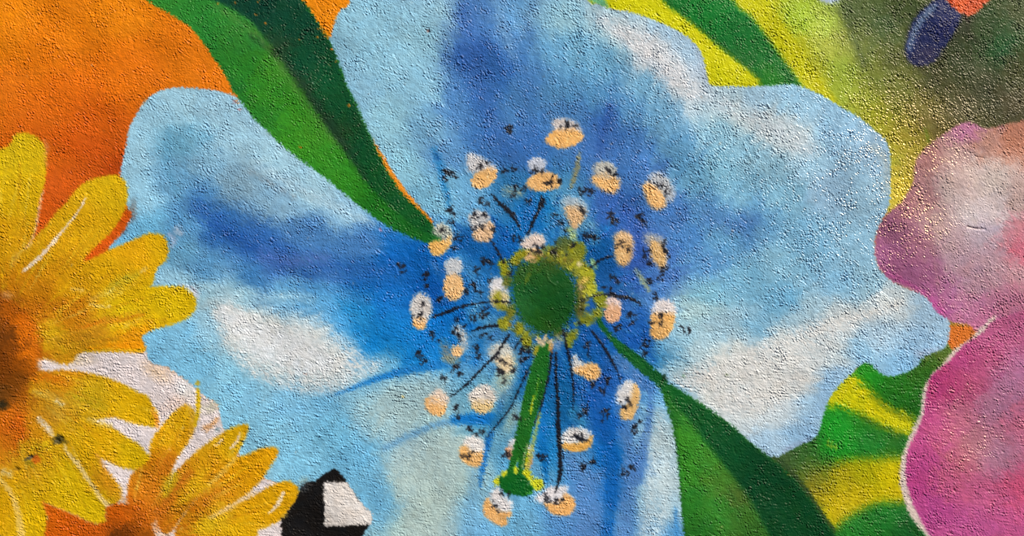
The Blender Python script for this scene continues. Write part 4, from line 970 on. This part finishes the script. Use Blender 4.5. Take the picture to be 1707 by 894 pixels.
# black dabs scattered over the stamens
sp = [(852,218,9),(747,294,12),(798,279,7),(812,272,5),(842,285,7),(857,282,6),(892,286,8),(904,286,5),(861,313,7),(874,312,5),(752,351,9),(802,337,7),(813,341,5),
 (943,211,8),(959,210,5),(953,219,2.5),(917,304,9),(932,304,7),(1012,286,7),(1027,293,6),(970,317,8),(984,321,8),(1098,312,7),(1112,319,7),(972,352,7),
 (752,368,6),(791,361,7),(806,357,6),(789,381,6),(803,378,6),(822,383,6),(762,400,8),(758,413,6),(737,383,5),(669,442,8),(671,455,5),(709,461,9),(711,476,5),
 (734,498,7),(779,485,7),(790,476,8),(793,453,7),(809,437,8),(819,441,6),(801,487,4),(816,467,5),(857,396,6),(868,398,6),(899,416,8),(885,419,5),(906,412,5),
 (706,508,6),(850,455,5),
 (1019,361,8),(1025,372,8),(1065,362,8),(1074,373,7),(977,393,8),(989,396,8),(1034,407,8),(1046,415,6),(1104,409,8),(1111,420,8),(1077,421,8),(1083,437,6),
 (1106,451,7),(1022,461,6),(1031,470,5),(1081,469,7),(1016,483,8),(1094,494,7),(1100,462,6),(944,385,5),(924,420,6),(957,408,6),(926,358,6),(935,372,6),(1095,500,4),
 (697,524,8),(720,556,8),(729,567,4),(757,554,8),(766,562,6),(764,574,3),(697,590,8),(706,602,7),(759,611,9),(766,622,7),(739,630,6),(742,640,3),(793,580,7),(799,595,7),
 (761,536,5),(789,531,8),(809,521,8),(803,528,6),(806,556,7),(818,564,5),(836,622,8),(840,635,5),(856,616,7),(833,599,7),(843,606,5),(775,545,4),(881,586,8),(873,600,9),(870,586,8),
 (1101,527,7),(1101,540,5),(1083,538,5),(1051,525,8),(1055,538,6),(1028,547,7),(1144,551,9),(1078,573,8),(1076,589,7),(979,575,7),(981,592,5),(1011,637,8),(989,642,8),(1004,650,7),(1041,675,7),
 (1052,674,5),(1086,553,3),
 (761,680,7),(764,695,5),(785,717,7),(804,720,6),(795,725,5),(776,763,7),(784,758,6),(845,757,8),(862,696,7),(901,762,9),(974,685,8),(968,695,5),(1010,688,8),(1004,701,4),
 (1056,716,8),(1064,708,7),(1043,668,6),(960,727,8),(970,728,8),(973,778,8),(986,771,7),(1043,788,8),(1053,779,7),(911,829,8),(929,834,7),(936,834,5),(825,841,6),(829,853,4),(836,823,5),(848,826,5),
 (902,338,9),(855,327,5),(880,335,6),(744,332,2)]
r2 = np.random.default_rng(5)
sp = [(x, y, q * 1.14) for x, y, q in sp]
for i, (x, y, s) in enumerate(sp):
    # dabs that lie on an anther belong to it, the rest to the flower
    dd = [math.hypot(x - cx_, y - cy_) for cx_, cy_ in centres]
    j = int(np.argmin(dd))
    k = 'sp%d' % i
    node(k, 'speck', ('an%d' % j) if dd[j] < 22 else 'blue_flower')
    nb = 1 if s < 4 else 2
    for q in range(nb):
        a_ = r2.uniform(0, 2 * math.pi); rr = s * 0.58 * math.sqrt(r2.uniform(0, 1)) * (0.3 if nb == 1 else 1)
        rx = s * r2.uniform(0.22, 0.38)
        m = M_ell(x + rr * math.cos(a_), y + rr * math.sin(a_), rx, rx * r2.uniform(0.55, 0.95), r2.uniform(-70, 70), 0.9)
        paint(m, INK, 0.97); claim(k, m, 0.4)
    for q in range(0 if nb == 1 else 5):
        a_ = r2.uniform(0, 2 * math.pi); x0_, y0_ = x + r2.uniform(-0.6, 0.6) * s, y + r2.uniform(-0.6, 0.6) * s
        l = s * r2.uniform(0.5, 0.95); t_ = r2.uniform(-0.9, 0.9)
        m = M_line([(x0_, y0_, s * 0.26), (x0_ + l * 0.5 * math.cos(a_), y0_ + l * 0.5 * math.sin(a_), s * 0.32), (x0_ + l * math.cos(a_ + t_), y0_ + l * math.sin(a_ + t_), s * 0.16)], 0.8)
        paint(m, INK, 0.97); claim(k, m, 0.4)

# stray flecks of other colours, thin spots and old knocks
rf = np.random.default_rng(303)
for _ in range(420):
    x, y = rf.uniform(X0, X1), rf.uniform(Y0, Y1)
    c_ = [(206,204,200),(120,112,104),(60,60,60),(190,150,110),(230,226,220)][rf.integers(5)]
    paint(M_ell(x, y, rf.uniform(0.8, 2.0), rf.uniform(0.7, 1.5), rf.uniform(0, 180), 0.9), c_, rf.uniform(0.15, 0.5))
# ------------------------------------------------------------------ brush and spray variation over all of it
lum = 1 + 0.010 * nC + 0.012 * nA + 0.014 * nB + 0.018 * nG + 0.020 * nS * (1 + 0.5 * nL)
C *= lum[..., None]
C[..., 0] += 0.004 * nM
C[..., 2] -= 0.004 * nM
np.clip(C, 0.01, 0.93, out=C)

# ------------------------------------------------------------------ relief of the plaster, in paint units
g1n = noise(5.0, 0.50, 31)
g2n = noise(3.6, 0.28, 32)
g3n = noise(4.7, 0.45, 33, ang=42, stretch=2.4)
g4n = noise(20, 0.5, 34)
g5n = noise(5.0, 0.40, 35, ang=4, stretch=6.0)
g6n = noise(150, 0.4, 36)
g7n = noise(8.6, 0.45, 41)
g8n = noise(5.5, 0.45, 42, ang=-70, stretch=2.6)
amp = np.clip(0.95 + 0.34 * lowpass(30, 37) + 0.30 * lowpass(10, 38), 0.22, 2.1)
for (qx, qy, qa, qb, qk) in ((1650, 340, 90, 110, 0.45), (720, 800, 90, 120, 0.4), (470, 580, 110, 60, 0.3), (905, 500, 60, 60, 0.3), (560, 850, 90, 60, 0.3), (1230, 640, 120, 60, 0.25), (640, 80, 60, 50, 0.25), (1690, 820, 80, 90, 0.3)):
    yy_, xx_ = np.ogrid[0:NY, 0:NX]
    amp *= 1 - qk * np.exp(-(((xx_ + X0 - qx) / qa) ** 2 + ((yy_ + Y0 - qy) / qb) ** 2)).astype(np.float32)
amp *= np.clip(1 + 0.14 * lowpass(110, 71), 0.6, 1.4)
mix = np.clip(0.5 + 0.45 * lowpass(70, 39), 0, 1)
yy, xx = np.mgrid[0:NY, 0:NX].astype(np.float32)
xx += X0; yy += Y0
# the plaster is more pebbly to the upper right, and streaked by the trowel at the lower left
peb = np.exp(-(((xx - 1540) / 330) ** 2 + ((yy - 260) / 330) ** 2))
def round_up(n): return np.where(n > 0, n + 0.08 * n * np.abs(n), 0.98 * n)
m2 = np.clip(0.5 + 0.6 * lowpass(45, 43), 0, 1)
low = np.clip(1.15 - peb * 1.2, 0, 1)
lowhalf = np.clip((yy - 380) / 260, 0, 1)
Z = amp * (0.37 * round_up(g1n) * (1 - 0.4 * mix) + 0.25 * g2n * (0.8 + 0.5 * peb) + 0.30 * g3n * mix * (0.4 + 0.9 * m2) * (1 - 0.5 * lowhalf)
           + 0.30 * g5n * low * (0.25 + 0.75 * lowhalf) * (0.4 + 0.6 * mix) + 0.10 * round_up(g7n) * (0.5 + 1.2 * peb) + 0.15 * g8n * (1 - mix))
Z += 0.14 * g4n + 1.4 * g6n
del g1n, g2n, g3n, g5n, g7n, g8n
# gloss scaled by position so that sun glints gather at the right
GL *= np.clip(0.12 + 1.0 * np.exp(-(((xx - 1535) / 150) ** 2 + ((yy - 290) / 160) ** 2)) + 1.1 * np.exp(-(((xx - 1615) / 60) ** 2 + ((yy - 715) / 75) ** 2)), 0, 1)
GL = np.clip(GL + 0.75 * np.exp(-(((xx - 1462) / 80) ** 2 + ((yy - 300) / 110) ** 2)) + 0.28 * np.exp(-(((xx - 1380) / 230) ** 2 + ((yy - 340) / 240) ** 2)), 0, 1)
# pits, crumbs and scratches
r3 = np.random.default_rng(21)
def stamp(cx, cy, rx, ry, an, h):
    w = 2.6 * max(rx, ry) + 1
    a, b, c, d = box(cx - w, cy - w, cx + w, cy + w)
    X, Y = np.meshgrid(np.arange(a, c) + X0 - cx, np.arange(b, d) + Y0 - cy)
    co, si = math.cos(an), math.sin(an)
    u, v = (X * co + Y * si) / rx, (-X * si + Y * co) / ry
    Z[b:d, a:c] += (h * np.exp(-(u * u + v * v))).astype(np.float32)
for _ in range(2600):
    rx = r3.uniform(0.9, 1.8)
    stamp(r3.uniform(X0, X1), r3.uniform(Y0, Y1), rx, rx * r3.uniform(0.7, 2.0), r3.uniform(0, 3.14), -r3.uniform(0.3, 1.2))
for _ in range(3000):
    rx = r3.uniform(0.9, 1.8)
    stamp(r3.uniform(X0, X1), r3.uniform(Y0, Y1), rx, rx * r3.uniform(0.7, 1.8), r3.uniform(0, 3.14), r3.uniform(0.3, 1.1))
def groove(pts, w, h):
    P = spline(pts, 6, closed=False)
    for (x, y) in P: stamp(x, y, w, w, 0, h)
for _ in range(240):
    x, y = r3.uniform(X0, X1), r3.uniform(Y0, Y1)
    an = math.radians(r3.normal(48, 16)); L = r3.uniform(10, 34); bend = r3.uniform(-4, 4)
    dx, dy = math.cos(an), math.sin(an)
    P = spline([(x, y), (x + dx * L / 2 - dy * bend, y + dy * L / 2 + dx * bend), (x + dx * L, y + dy * L)], max(4, int(L / 3)), closed=False)
    h = r3.uniform(0.3, 0.9) * r3.choice([-1, 1])
    for px, py in P: stamp(px, py, 1.4, 1.4, 0, h * 0.8)
for _ in range(90):
    x, y = r3.uniform(X0, X1), r3.uniform(Y0, Y1)
    an = math.radians(r3.normal(8, 7) if (y > 520 and r3.uniform() < 0.7) else r3.normal(52, 14)); L = r3.uniform(30, 80); bend = r3.uniform(-9, 9)
    dx, dy = math.cos(an), math.sin(an)
    P = spline([(x, y), (x + dx * L / 2 - dy * bend, y + dy * L / 2 + dx * bend), (x + dx * L, y + dy * L)], int(L / 3), closed=False)
    h = r3.uniform(0.3, 0.75) * r3.choice([-1, 1]); k_ = r3.uniform(0, 6.28)
    for q_, (px, py) in enumerate(P):
        stamp(px, py, 1.3, 1.3, 0, h * max(0, math.sin(q_ * 0.35 + k_) + 0.5))
groove([(1612,377),(1622,380),(1632,381),(1642,382)], 1.5, -1.2)
groove([(770,100),(766,106),(762,104),(761,97),(767,92),(772,96)], 1.6, 0.7)
for (x, y, rr, h) in ((97,735,6,-5),(103,730,4,-3),(52,762,4,-3),(311,452,3,-2.5),(714,52,3,-3),(722,134,2.6,-2.6),(758,148,3,-3),(28,782,4,-3),(1590,817,3,-3),(146,322,4,-2.4),(463,88,4,-3)):
    stamp(x, y, rr, rr * 0.7, 0.6, h)
# thick paint of the stamens stands a little proud
thick = np.zeros((NY, NX), np.float32)
for i, rr in REG.items():
    if rr['name'] in ('anther', 'cap', 'filament', 'style', 'stigma', 'dab', 'ovary'):
        thick[ID == i] = 1.0
Z += 0.5 * blur(thick, 1.5)
Z += 0.55 * (Z - blur(Z, 1.1))
_k = np.clip(np.minimum(np.minimum(xx - X0, X1 - xx), np.minimum(yy - Y0, Y1 - yy)) / 60 - 0.4, 0, 1)
Z *= _k
# the deckled edge: everything is laid on rough ground, so its outlines wander with the grain
wx = 0.8 * noise(9, 0.45, 51) + 0.45 * noise(4.5, 0.3, 53)
wy = 0.8 * noise(9, 0.45, 52) + 0.45 * noise(4.5, 0.3, 54)
U = np.clip(np.arange(NX)[None, :] + wx, 0, NX - 1.01)
V = np.clip(np.arange(NY)[:, None] + wy, 0, NY - 1.01)
iu, iv = U.astype(np.int32), V.astype(np.int32)
fu, fv = (U - iu)[..., None].astype(np.float32), (V - iv)[..., None].astype(np.float32)
C = C[iv, iu] * (1 - fu) * (1 - fv) + C[iv, iu + 1] * fu * (1 - fv) + C[iv + 1, iu] * (1 - fu) * fv + C[iv + 1, iu + 1] * fu * fv
ID = ID[np.round(V).astype(np.int32), np.round(U).astype(np.int32)]
# the mural ends in a ragged edge a hand's breadth outside what the photograph shows; beyond it the wall is plain orange
_b = np.minimum(np.minimum(_xx, NX - 1 - _xx), np.minimum(_yy, NY - 1 - _yy)) - 46 + 9 * nM + 4 * nA
_e = np.clip(0.5 - _b / 5, 0, 1)[..., None]
C = C * (1 - _e) + (orange * 0 + col((226, 122, 20))) * _e
ID[_b < 0] = KEYS['wall']
Clin = np.where(C <= 0.04045, C / 12.92, ((C + 0.055) / 1.055) ** 2.4).astype(np.float32)
Clin *= np.array([0.965, 1.0, 1.14], np.float32)      # the paints as they look without the warm sun on them

# ------------------------------------------------------------------ the wall surface, one vertex net shared out among the pieces
def axis(lo, hi, fine, n_out, lo_lim, hi_lim):
    a = np.arange(lo, hi + fine, fine)
    left = np.arange(lo - 4, lo_lim, -4.0)[::-1]
    right = np.arange(a[-1] + 4, hi_lim, 4.0)
    far = np.array([40., 110., 260., 600., 1400., 3000.])
    return np.concatenate([left[0] - far[::-1], left, a, right, right[-1] + far])
gx = axis(-14, 1721, 1.16, 0, -235, 1943)
gy = axis(-10, 904, 1.16, 0, -150, 1045)
def samp(A, x, y):
    u = np.clip(x - X0 - 0.5, 0, NX - 1.01); v = np.clip(y - Y0 - 0.5, 0, NY - 1.01)
    iu, iv = u.astype(int), v.astype(int)
    fu, fv = (u - iu)[None, :], (v - iv)[:, None]
    if A.ndim == 3: fu, fv = fu[..., None], fv[..., None]
    g = lambda r, c: A[np.ix_(r, c)]
    return g(iv, iu) * (1 - fu) * (1 - fv) + g(iv, iu + 1) * fu * (1 - fv) + g(iv + 1, iu) * (1 - fu) * fv + g(iv + 1, iu + 1) * fu * fv
HZ = samp(Z, gx, gy)
VC = samp(Clin, gx, gy)
VG = samp(GL, gx, gy)
GX, GY = np.meshgrid(gx, gy)
RELIEF = 0.68
co = np.empty(GX.shape + (3,), np.float64)
co[..., 0] = (GX - PW / 2) * S
co[..., 1] = -HZ * RELIEF * S
co[..., 2] = CZ - (GY - PH / 2) * S
dzx = np.gradient(HZ * RELIEF, gx, axis=1)
dzy = np.gradient(HZ * RELIEF, gy, axis=0)
nr = np.stack([-dzx, -np.ones_like(dzx), dzy], axis=-1)
nr /= np.linalg.norm(nr, axis=-1, keepdims=True)
mxc = (gx[:-1] + gx[1:]) / 2; myc = (gy[:-1] + gy[1:]) / 2
FI = ID[np.ix_(np.clip(np.floor(myc - Y0), 0, NY - 1).astype(int), np.clip(np.floor(mxc - X0), 0, NX - 1).astype(int))]
ny, nx = GX.shape
coF, nrF, vcF, vgF = co.reshape(-1, 3), nr.reshape(-1, 3), VC.reshape(-1, 3), VG.reshape(-1)

# ------------------------------------------------------------------ one masonry-paint material for each family of paint
def paint_material(name, rough, spec, coat=0.0, grain=0.05):
    m = bpy.data.materials.new(name); m.use_nodes = True
    nt = m.node_tree; N = nt.nodes; Lk = nt.links
    b = N["Principled BSDF"]
    at = N.new("ShaderNodeAttribute"); at.attribute_name = "paint"
    gl = N.new("ShaderNodeAttribute"); gl.attribute_name = "gloss"
    tc = N.new("ShaderNodeNewGeometry")
    no = N.new("ShaderNodeTexNoise"); no.inputs["Scale"].default_value = 620; no.inputs["Detail"].default_value = 3
    Lk.new(tc.outputs["Position"], no.inputs["Vector"])
    mr = N.new("ShaderNodeMapRange"); mr.inputs["From Min"].default_value = 0.3; mr.inputs["From Max"].default_value = 0.7
    mr.inputs["To Min"].default_value = 1 - grain; mr.inputs["To Max"].default_value = 1 + grain
    Lk.new(no.outputs["Fac"], mr.inputs["Value"])
    mx = N.new("ShaderNodeVectorMath"); mx.operation = 'SCALE'
    Lk.new(at.outputs["Color"], mx.inputs[0]); Lk.new(mr.outputs[0], mx.inputs["Scale"])
    Lk.new(mx.outputs[0], b.inputs["Base Color"])
    rr = N.new("ShaderNodeMapRange"); rr.inputs["To Min"].default_value = rough; rr.inputs["To Max"].default_value = 0.29
    Lk.new(gl.outputs["Fac"], rr.inputs["Value"]); Lk.new(rr.outputs[0], b.inputs["Roughness"])
    sr = N.new("ShaderNodeMapRange"); sr.inputs["To Min"].default_value = spec; sr.inputs["To Max"].default_value = 1.0
    Lk.new(gl.outputs["Fac"], sr.inputs["Value"]); Lk.new(sr.outputs[0], b.inputs["Specular IOR Level"])
    # gold tint put into the specular to colour the sun glints
    st = N.new("ShaderNodeMix"); st.data_type = 'RGBA'
    st.inputs["A"].default_value = (1, 1, 1, 1); st.inputs["B"].default_value = (1.0, 0.78, 0.46, 1)
    Lk.new(gl.outputs["Fac"], st.inputs["Factor"]); Lk.new(st.outputs["Result"], b.inputs["Specular Tint"])
    n2 = N.new("ShaderNodeTexNoise"); n2.inputs["Scale"].default_value = 900; n2.inputs["Detail"].default_value = 2
    Lk.new(tc.outputs["Position"], n2.inputs["Vector"])
    bp = N.new("ShaderNodeBump"); bp.inputs["Strength"].default_value = 0.5; bp.inputs["Distance"].default_value = 0.0002
    Lk.new(n2.outputs["Fac"], bp.inputs["Height"]); Lk.new(bp.outputs[0], b.inputs["Normal"])
    return m
MAT = {
 'wall': paint_material("orange_masonry_paint", 0.44, 0.13),
 'white_ground': paint_material("white_masonry_paint", 0.6, 0.35),
 'green_ground': paint_material("olive_spray_paint", 0.42, 0.15),
 'striped_leaf': paint_material("lime_spray_paint", 0.42, 0.15),
 'blue_bud': paint_material("navy_spray_paint", 0.42, 0.15),
 'orange_petal': paint_material("vermilion_spray_paint", 0.42, 0.15),
 'lower_leaf': paint_material("green_yellow_spray_paint", 0.42, 0.15),
 'pink_flower': paint_material("magenta_spray_paint", 0.42, 0.15),
 'blue_flower': paint_material("sky_blue_masonry_paint", 0.40, 0.18),
 'long_leaf': paint_material("leaf_green_paint", 0.42, 0.15),
 'broad_leaf': paint_material("bottle_green_paint", 0.42, 0.15),
 'daisy': paint_material("ochre_yellow_paint", 0.44, 0.13),
 'daisy2': paint_material("golden_yellow_paint", 0.44, 0.13),
 'drip': paint_material("thin_yellow_paint", 0.44, 0.13),
 'block': paint_material("black_white_paint", 0.5, 0.12),
}
MAT['stamen'] = paint_material("stamen_brush_paint", 0.42, 0.15)
MAT['ink'] = paint_material("black_brush_paint", 0.42, 0.15)

def mesh_of(name, ids_mask, mat, origin=(0, 0, 0), extra=None):
    fyx = np.nonzero(ids_mask)
    a = fyx[0] * nx + fyx[1]
    quads = np.stack([a, a + nx, a + nx + 1, a + 1], axis=1)
    uq, inv = np.unique(quads, return_inverse=True)
    inv = inv.reshape(quads.shape)
    V = coF[uq] - np.array(origin); Nn = nrF[uq]; Cc = vcF[uq]; G = vgF[uq]
    if extra is not None:
        ev, ef = extra
        inv2 = np.array(ef) + len(V)
        V = np.concatenate([V, np.array(ev) - np.array(origin)]); inv = np.concatenate([inv, inv2])
        Nn = np.concatenate([Nn, np.tile([0, -1.0, 0], (len(ev), 1))])
        Cc = np.concatenate([Cc, np.tile([0.5, 0.48, 0.45], (len(ev), 1))]); G = np.concatenate([G, np.zeros(len(ev))])
    me = bpy.data.meshes.new(name)
    nf = len(inv)
    me.vertices.add(len(V)); me.vertices.foreach_set("co", V.astype(np.float32).ravel())
    me.loops.add(nf * 4); me.loops.foreach_set("vertex_index", inv.astype(np.int32).ravel())
    me.polygons.add(nf); me.polygons.foreach_set("loop_start", np.arange(0, nf * 4, 4, dtype=np.int32))
    me.polygons.foreach_set("use_smooth", np.ones(nf, bool))
    me.update(calc_edges=True)
    ca = me.color_attributes.new("paint", 'FLOAT_COLOR', 'POINT')
    ca.data.foreach_set("color", np.concatenate([Cc, np.ones((len(Cc), 1))], axis=1).astype(np.float32).ravel())
    ga = me.attributes.new("gloss", 'FLOAT', 'POINT')
    ga.data.foreach_set("value", G.astype(np.float32))
    me.materials.append(mat)
    if extra is None:
        me.normals_split_custom_set_from_vertices(Nn.astype(np.float32))
    return me

col_ = sc.collection
counts = np.bincount(FI.ravel(), minlength=len(REG) + 1)
# bounding boxes of all pieces in one pass
order = np.argsort(FI.ravel(), kind='stable')
starts = np.concatenate([[0], np.cumsum(counts)])
OB = {}
def top_of(k):
    r = REG[KEYS[k]]
    return k if r['parent'] is None else top_of(r['parent'])
def mat_for(r):
    if r['name'] in ('anther', 'cap', 'dab', 'ovary', 'style', 'stigma'): return MAT['stamen']
    if r['name'] in ('filament', 'speck'): return MAT['ink']
    return MAT[top_of(r['key'])]
nfx = nx - 1
def faces_mask(i):
    idx = order[starts[i]:starts[i + 1]]
    return (idx // nfx, idx % nfx)
origins = {}
for i, r in REG.items():
    k = r['key']
    if r.get('thing'):
        # the thing stands at the middle of the paint it owns
        pid = [j for j, q in REG.items() if q['parent'] is not None and top_of(q['key']) == k]
        f = [faces_mask(j) for j in pid]
        fyv = np.concatenate([q[0] for q in f]); fxv = np.concatenate([q[1] for q in f])
        inside = (mxc[fxv] > 0) & (mxc[fxv] < PW) & (myc[fyv] > 0) & (myc[fyv] < PH)
        ox = (mxc[fxv][inside].mean() - PW / 2) * S; oz = CZ - (myc[fyv][inside].mean() - PH / 2) * S
        e = bpy.data.objects.new(r['name'], None); col_.objects.link(e)
        e.location = (ox, 0, oz); e.empty_display_size = 0.02
        e['label'] = r['label']; e['category'] = r['category']
        OB[k] = e; origins[k] = (ox, 0, oz)
for i, r in REG.items():
    k = r['key']
    if r.get('thing') or counts[i] == 0: continue
    t = top_of(k); org = origins.get(t, (0, 0, 0))
    fyv, fxv = faces_mask(i)
    ex = None
    if r.get('solo'):
        org = (float(mxc[fxv].mean() - PW / 2) * S, 0, CZ - float(myc[fyv].mean() - PH / 2) * S)
    if k == 'wall':
        # body of the wall behind its skin
        x0, x1 = co[0, 0, 0], co[0, -1, 0]; z1, z0 = co[0, 0, 2], co[-1, 0, 2]
        z0 = 0.0 if z0 < 0 else z0
        yf, yb = 0.004, 0.25
        ev = [(x0, yf, z0), (x1, yf, z0), (x1, yf, z1), (x0, yf, z1), (x0, yb, z0), (x1, yb, z0), (x1, yb, z1), (x0, yb, z1)]
        ef = [(0, 1, 2, 3), (5, 4, 7, 6), (4, 0, 3, 7), (1, 5, 6, 2), (3, 2, 6, 7), (4, 5, 1, 0)]
        ex = (ev, ef)
    mask = np.zeros(FI.shape, bool); mask[fyv, fxv] = True
    if ex is not None:
        body = mesh_of('wall_core', np.zeros(FI.shape, bool), MAT['wall'], org, ex)
        bo = bpy.data.objects.new('wall_core', body)
    me = mesh_of(r['name'], mask, mat_for(r), org)
    o = bpy.data.objects.new(r['name'], me); col_.objects.link(o)
    if ex is not None:
        for pl_ in body.polygons: pl_.use_smooth = False
        col_.objects.link(bo); bo.parent = o
    if r.get('kind'): o['kind'] = r['kind']
    if r.get('solo'):
        o.location = org; o['category'] = r['category']
    if r.get('label'): o['label'] = r['label']
    OB[k] = o
for i, r in REG.items():
    if r['parent'] and r['key'] in OB:
        p = r['parent']
        while p not in OB: p = REG[KEYS[p]]['parent']
        OB[r['key']].parent = OB[p]
print("faces", FI.size, "objects", len(OB))
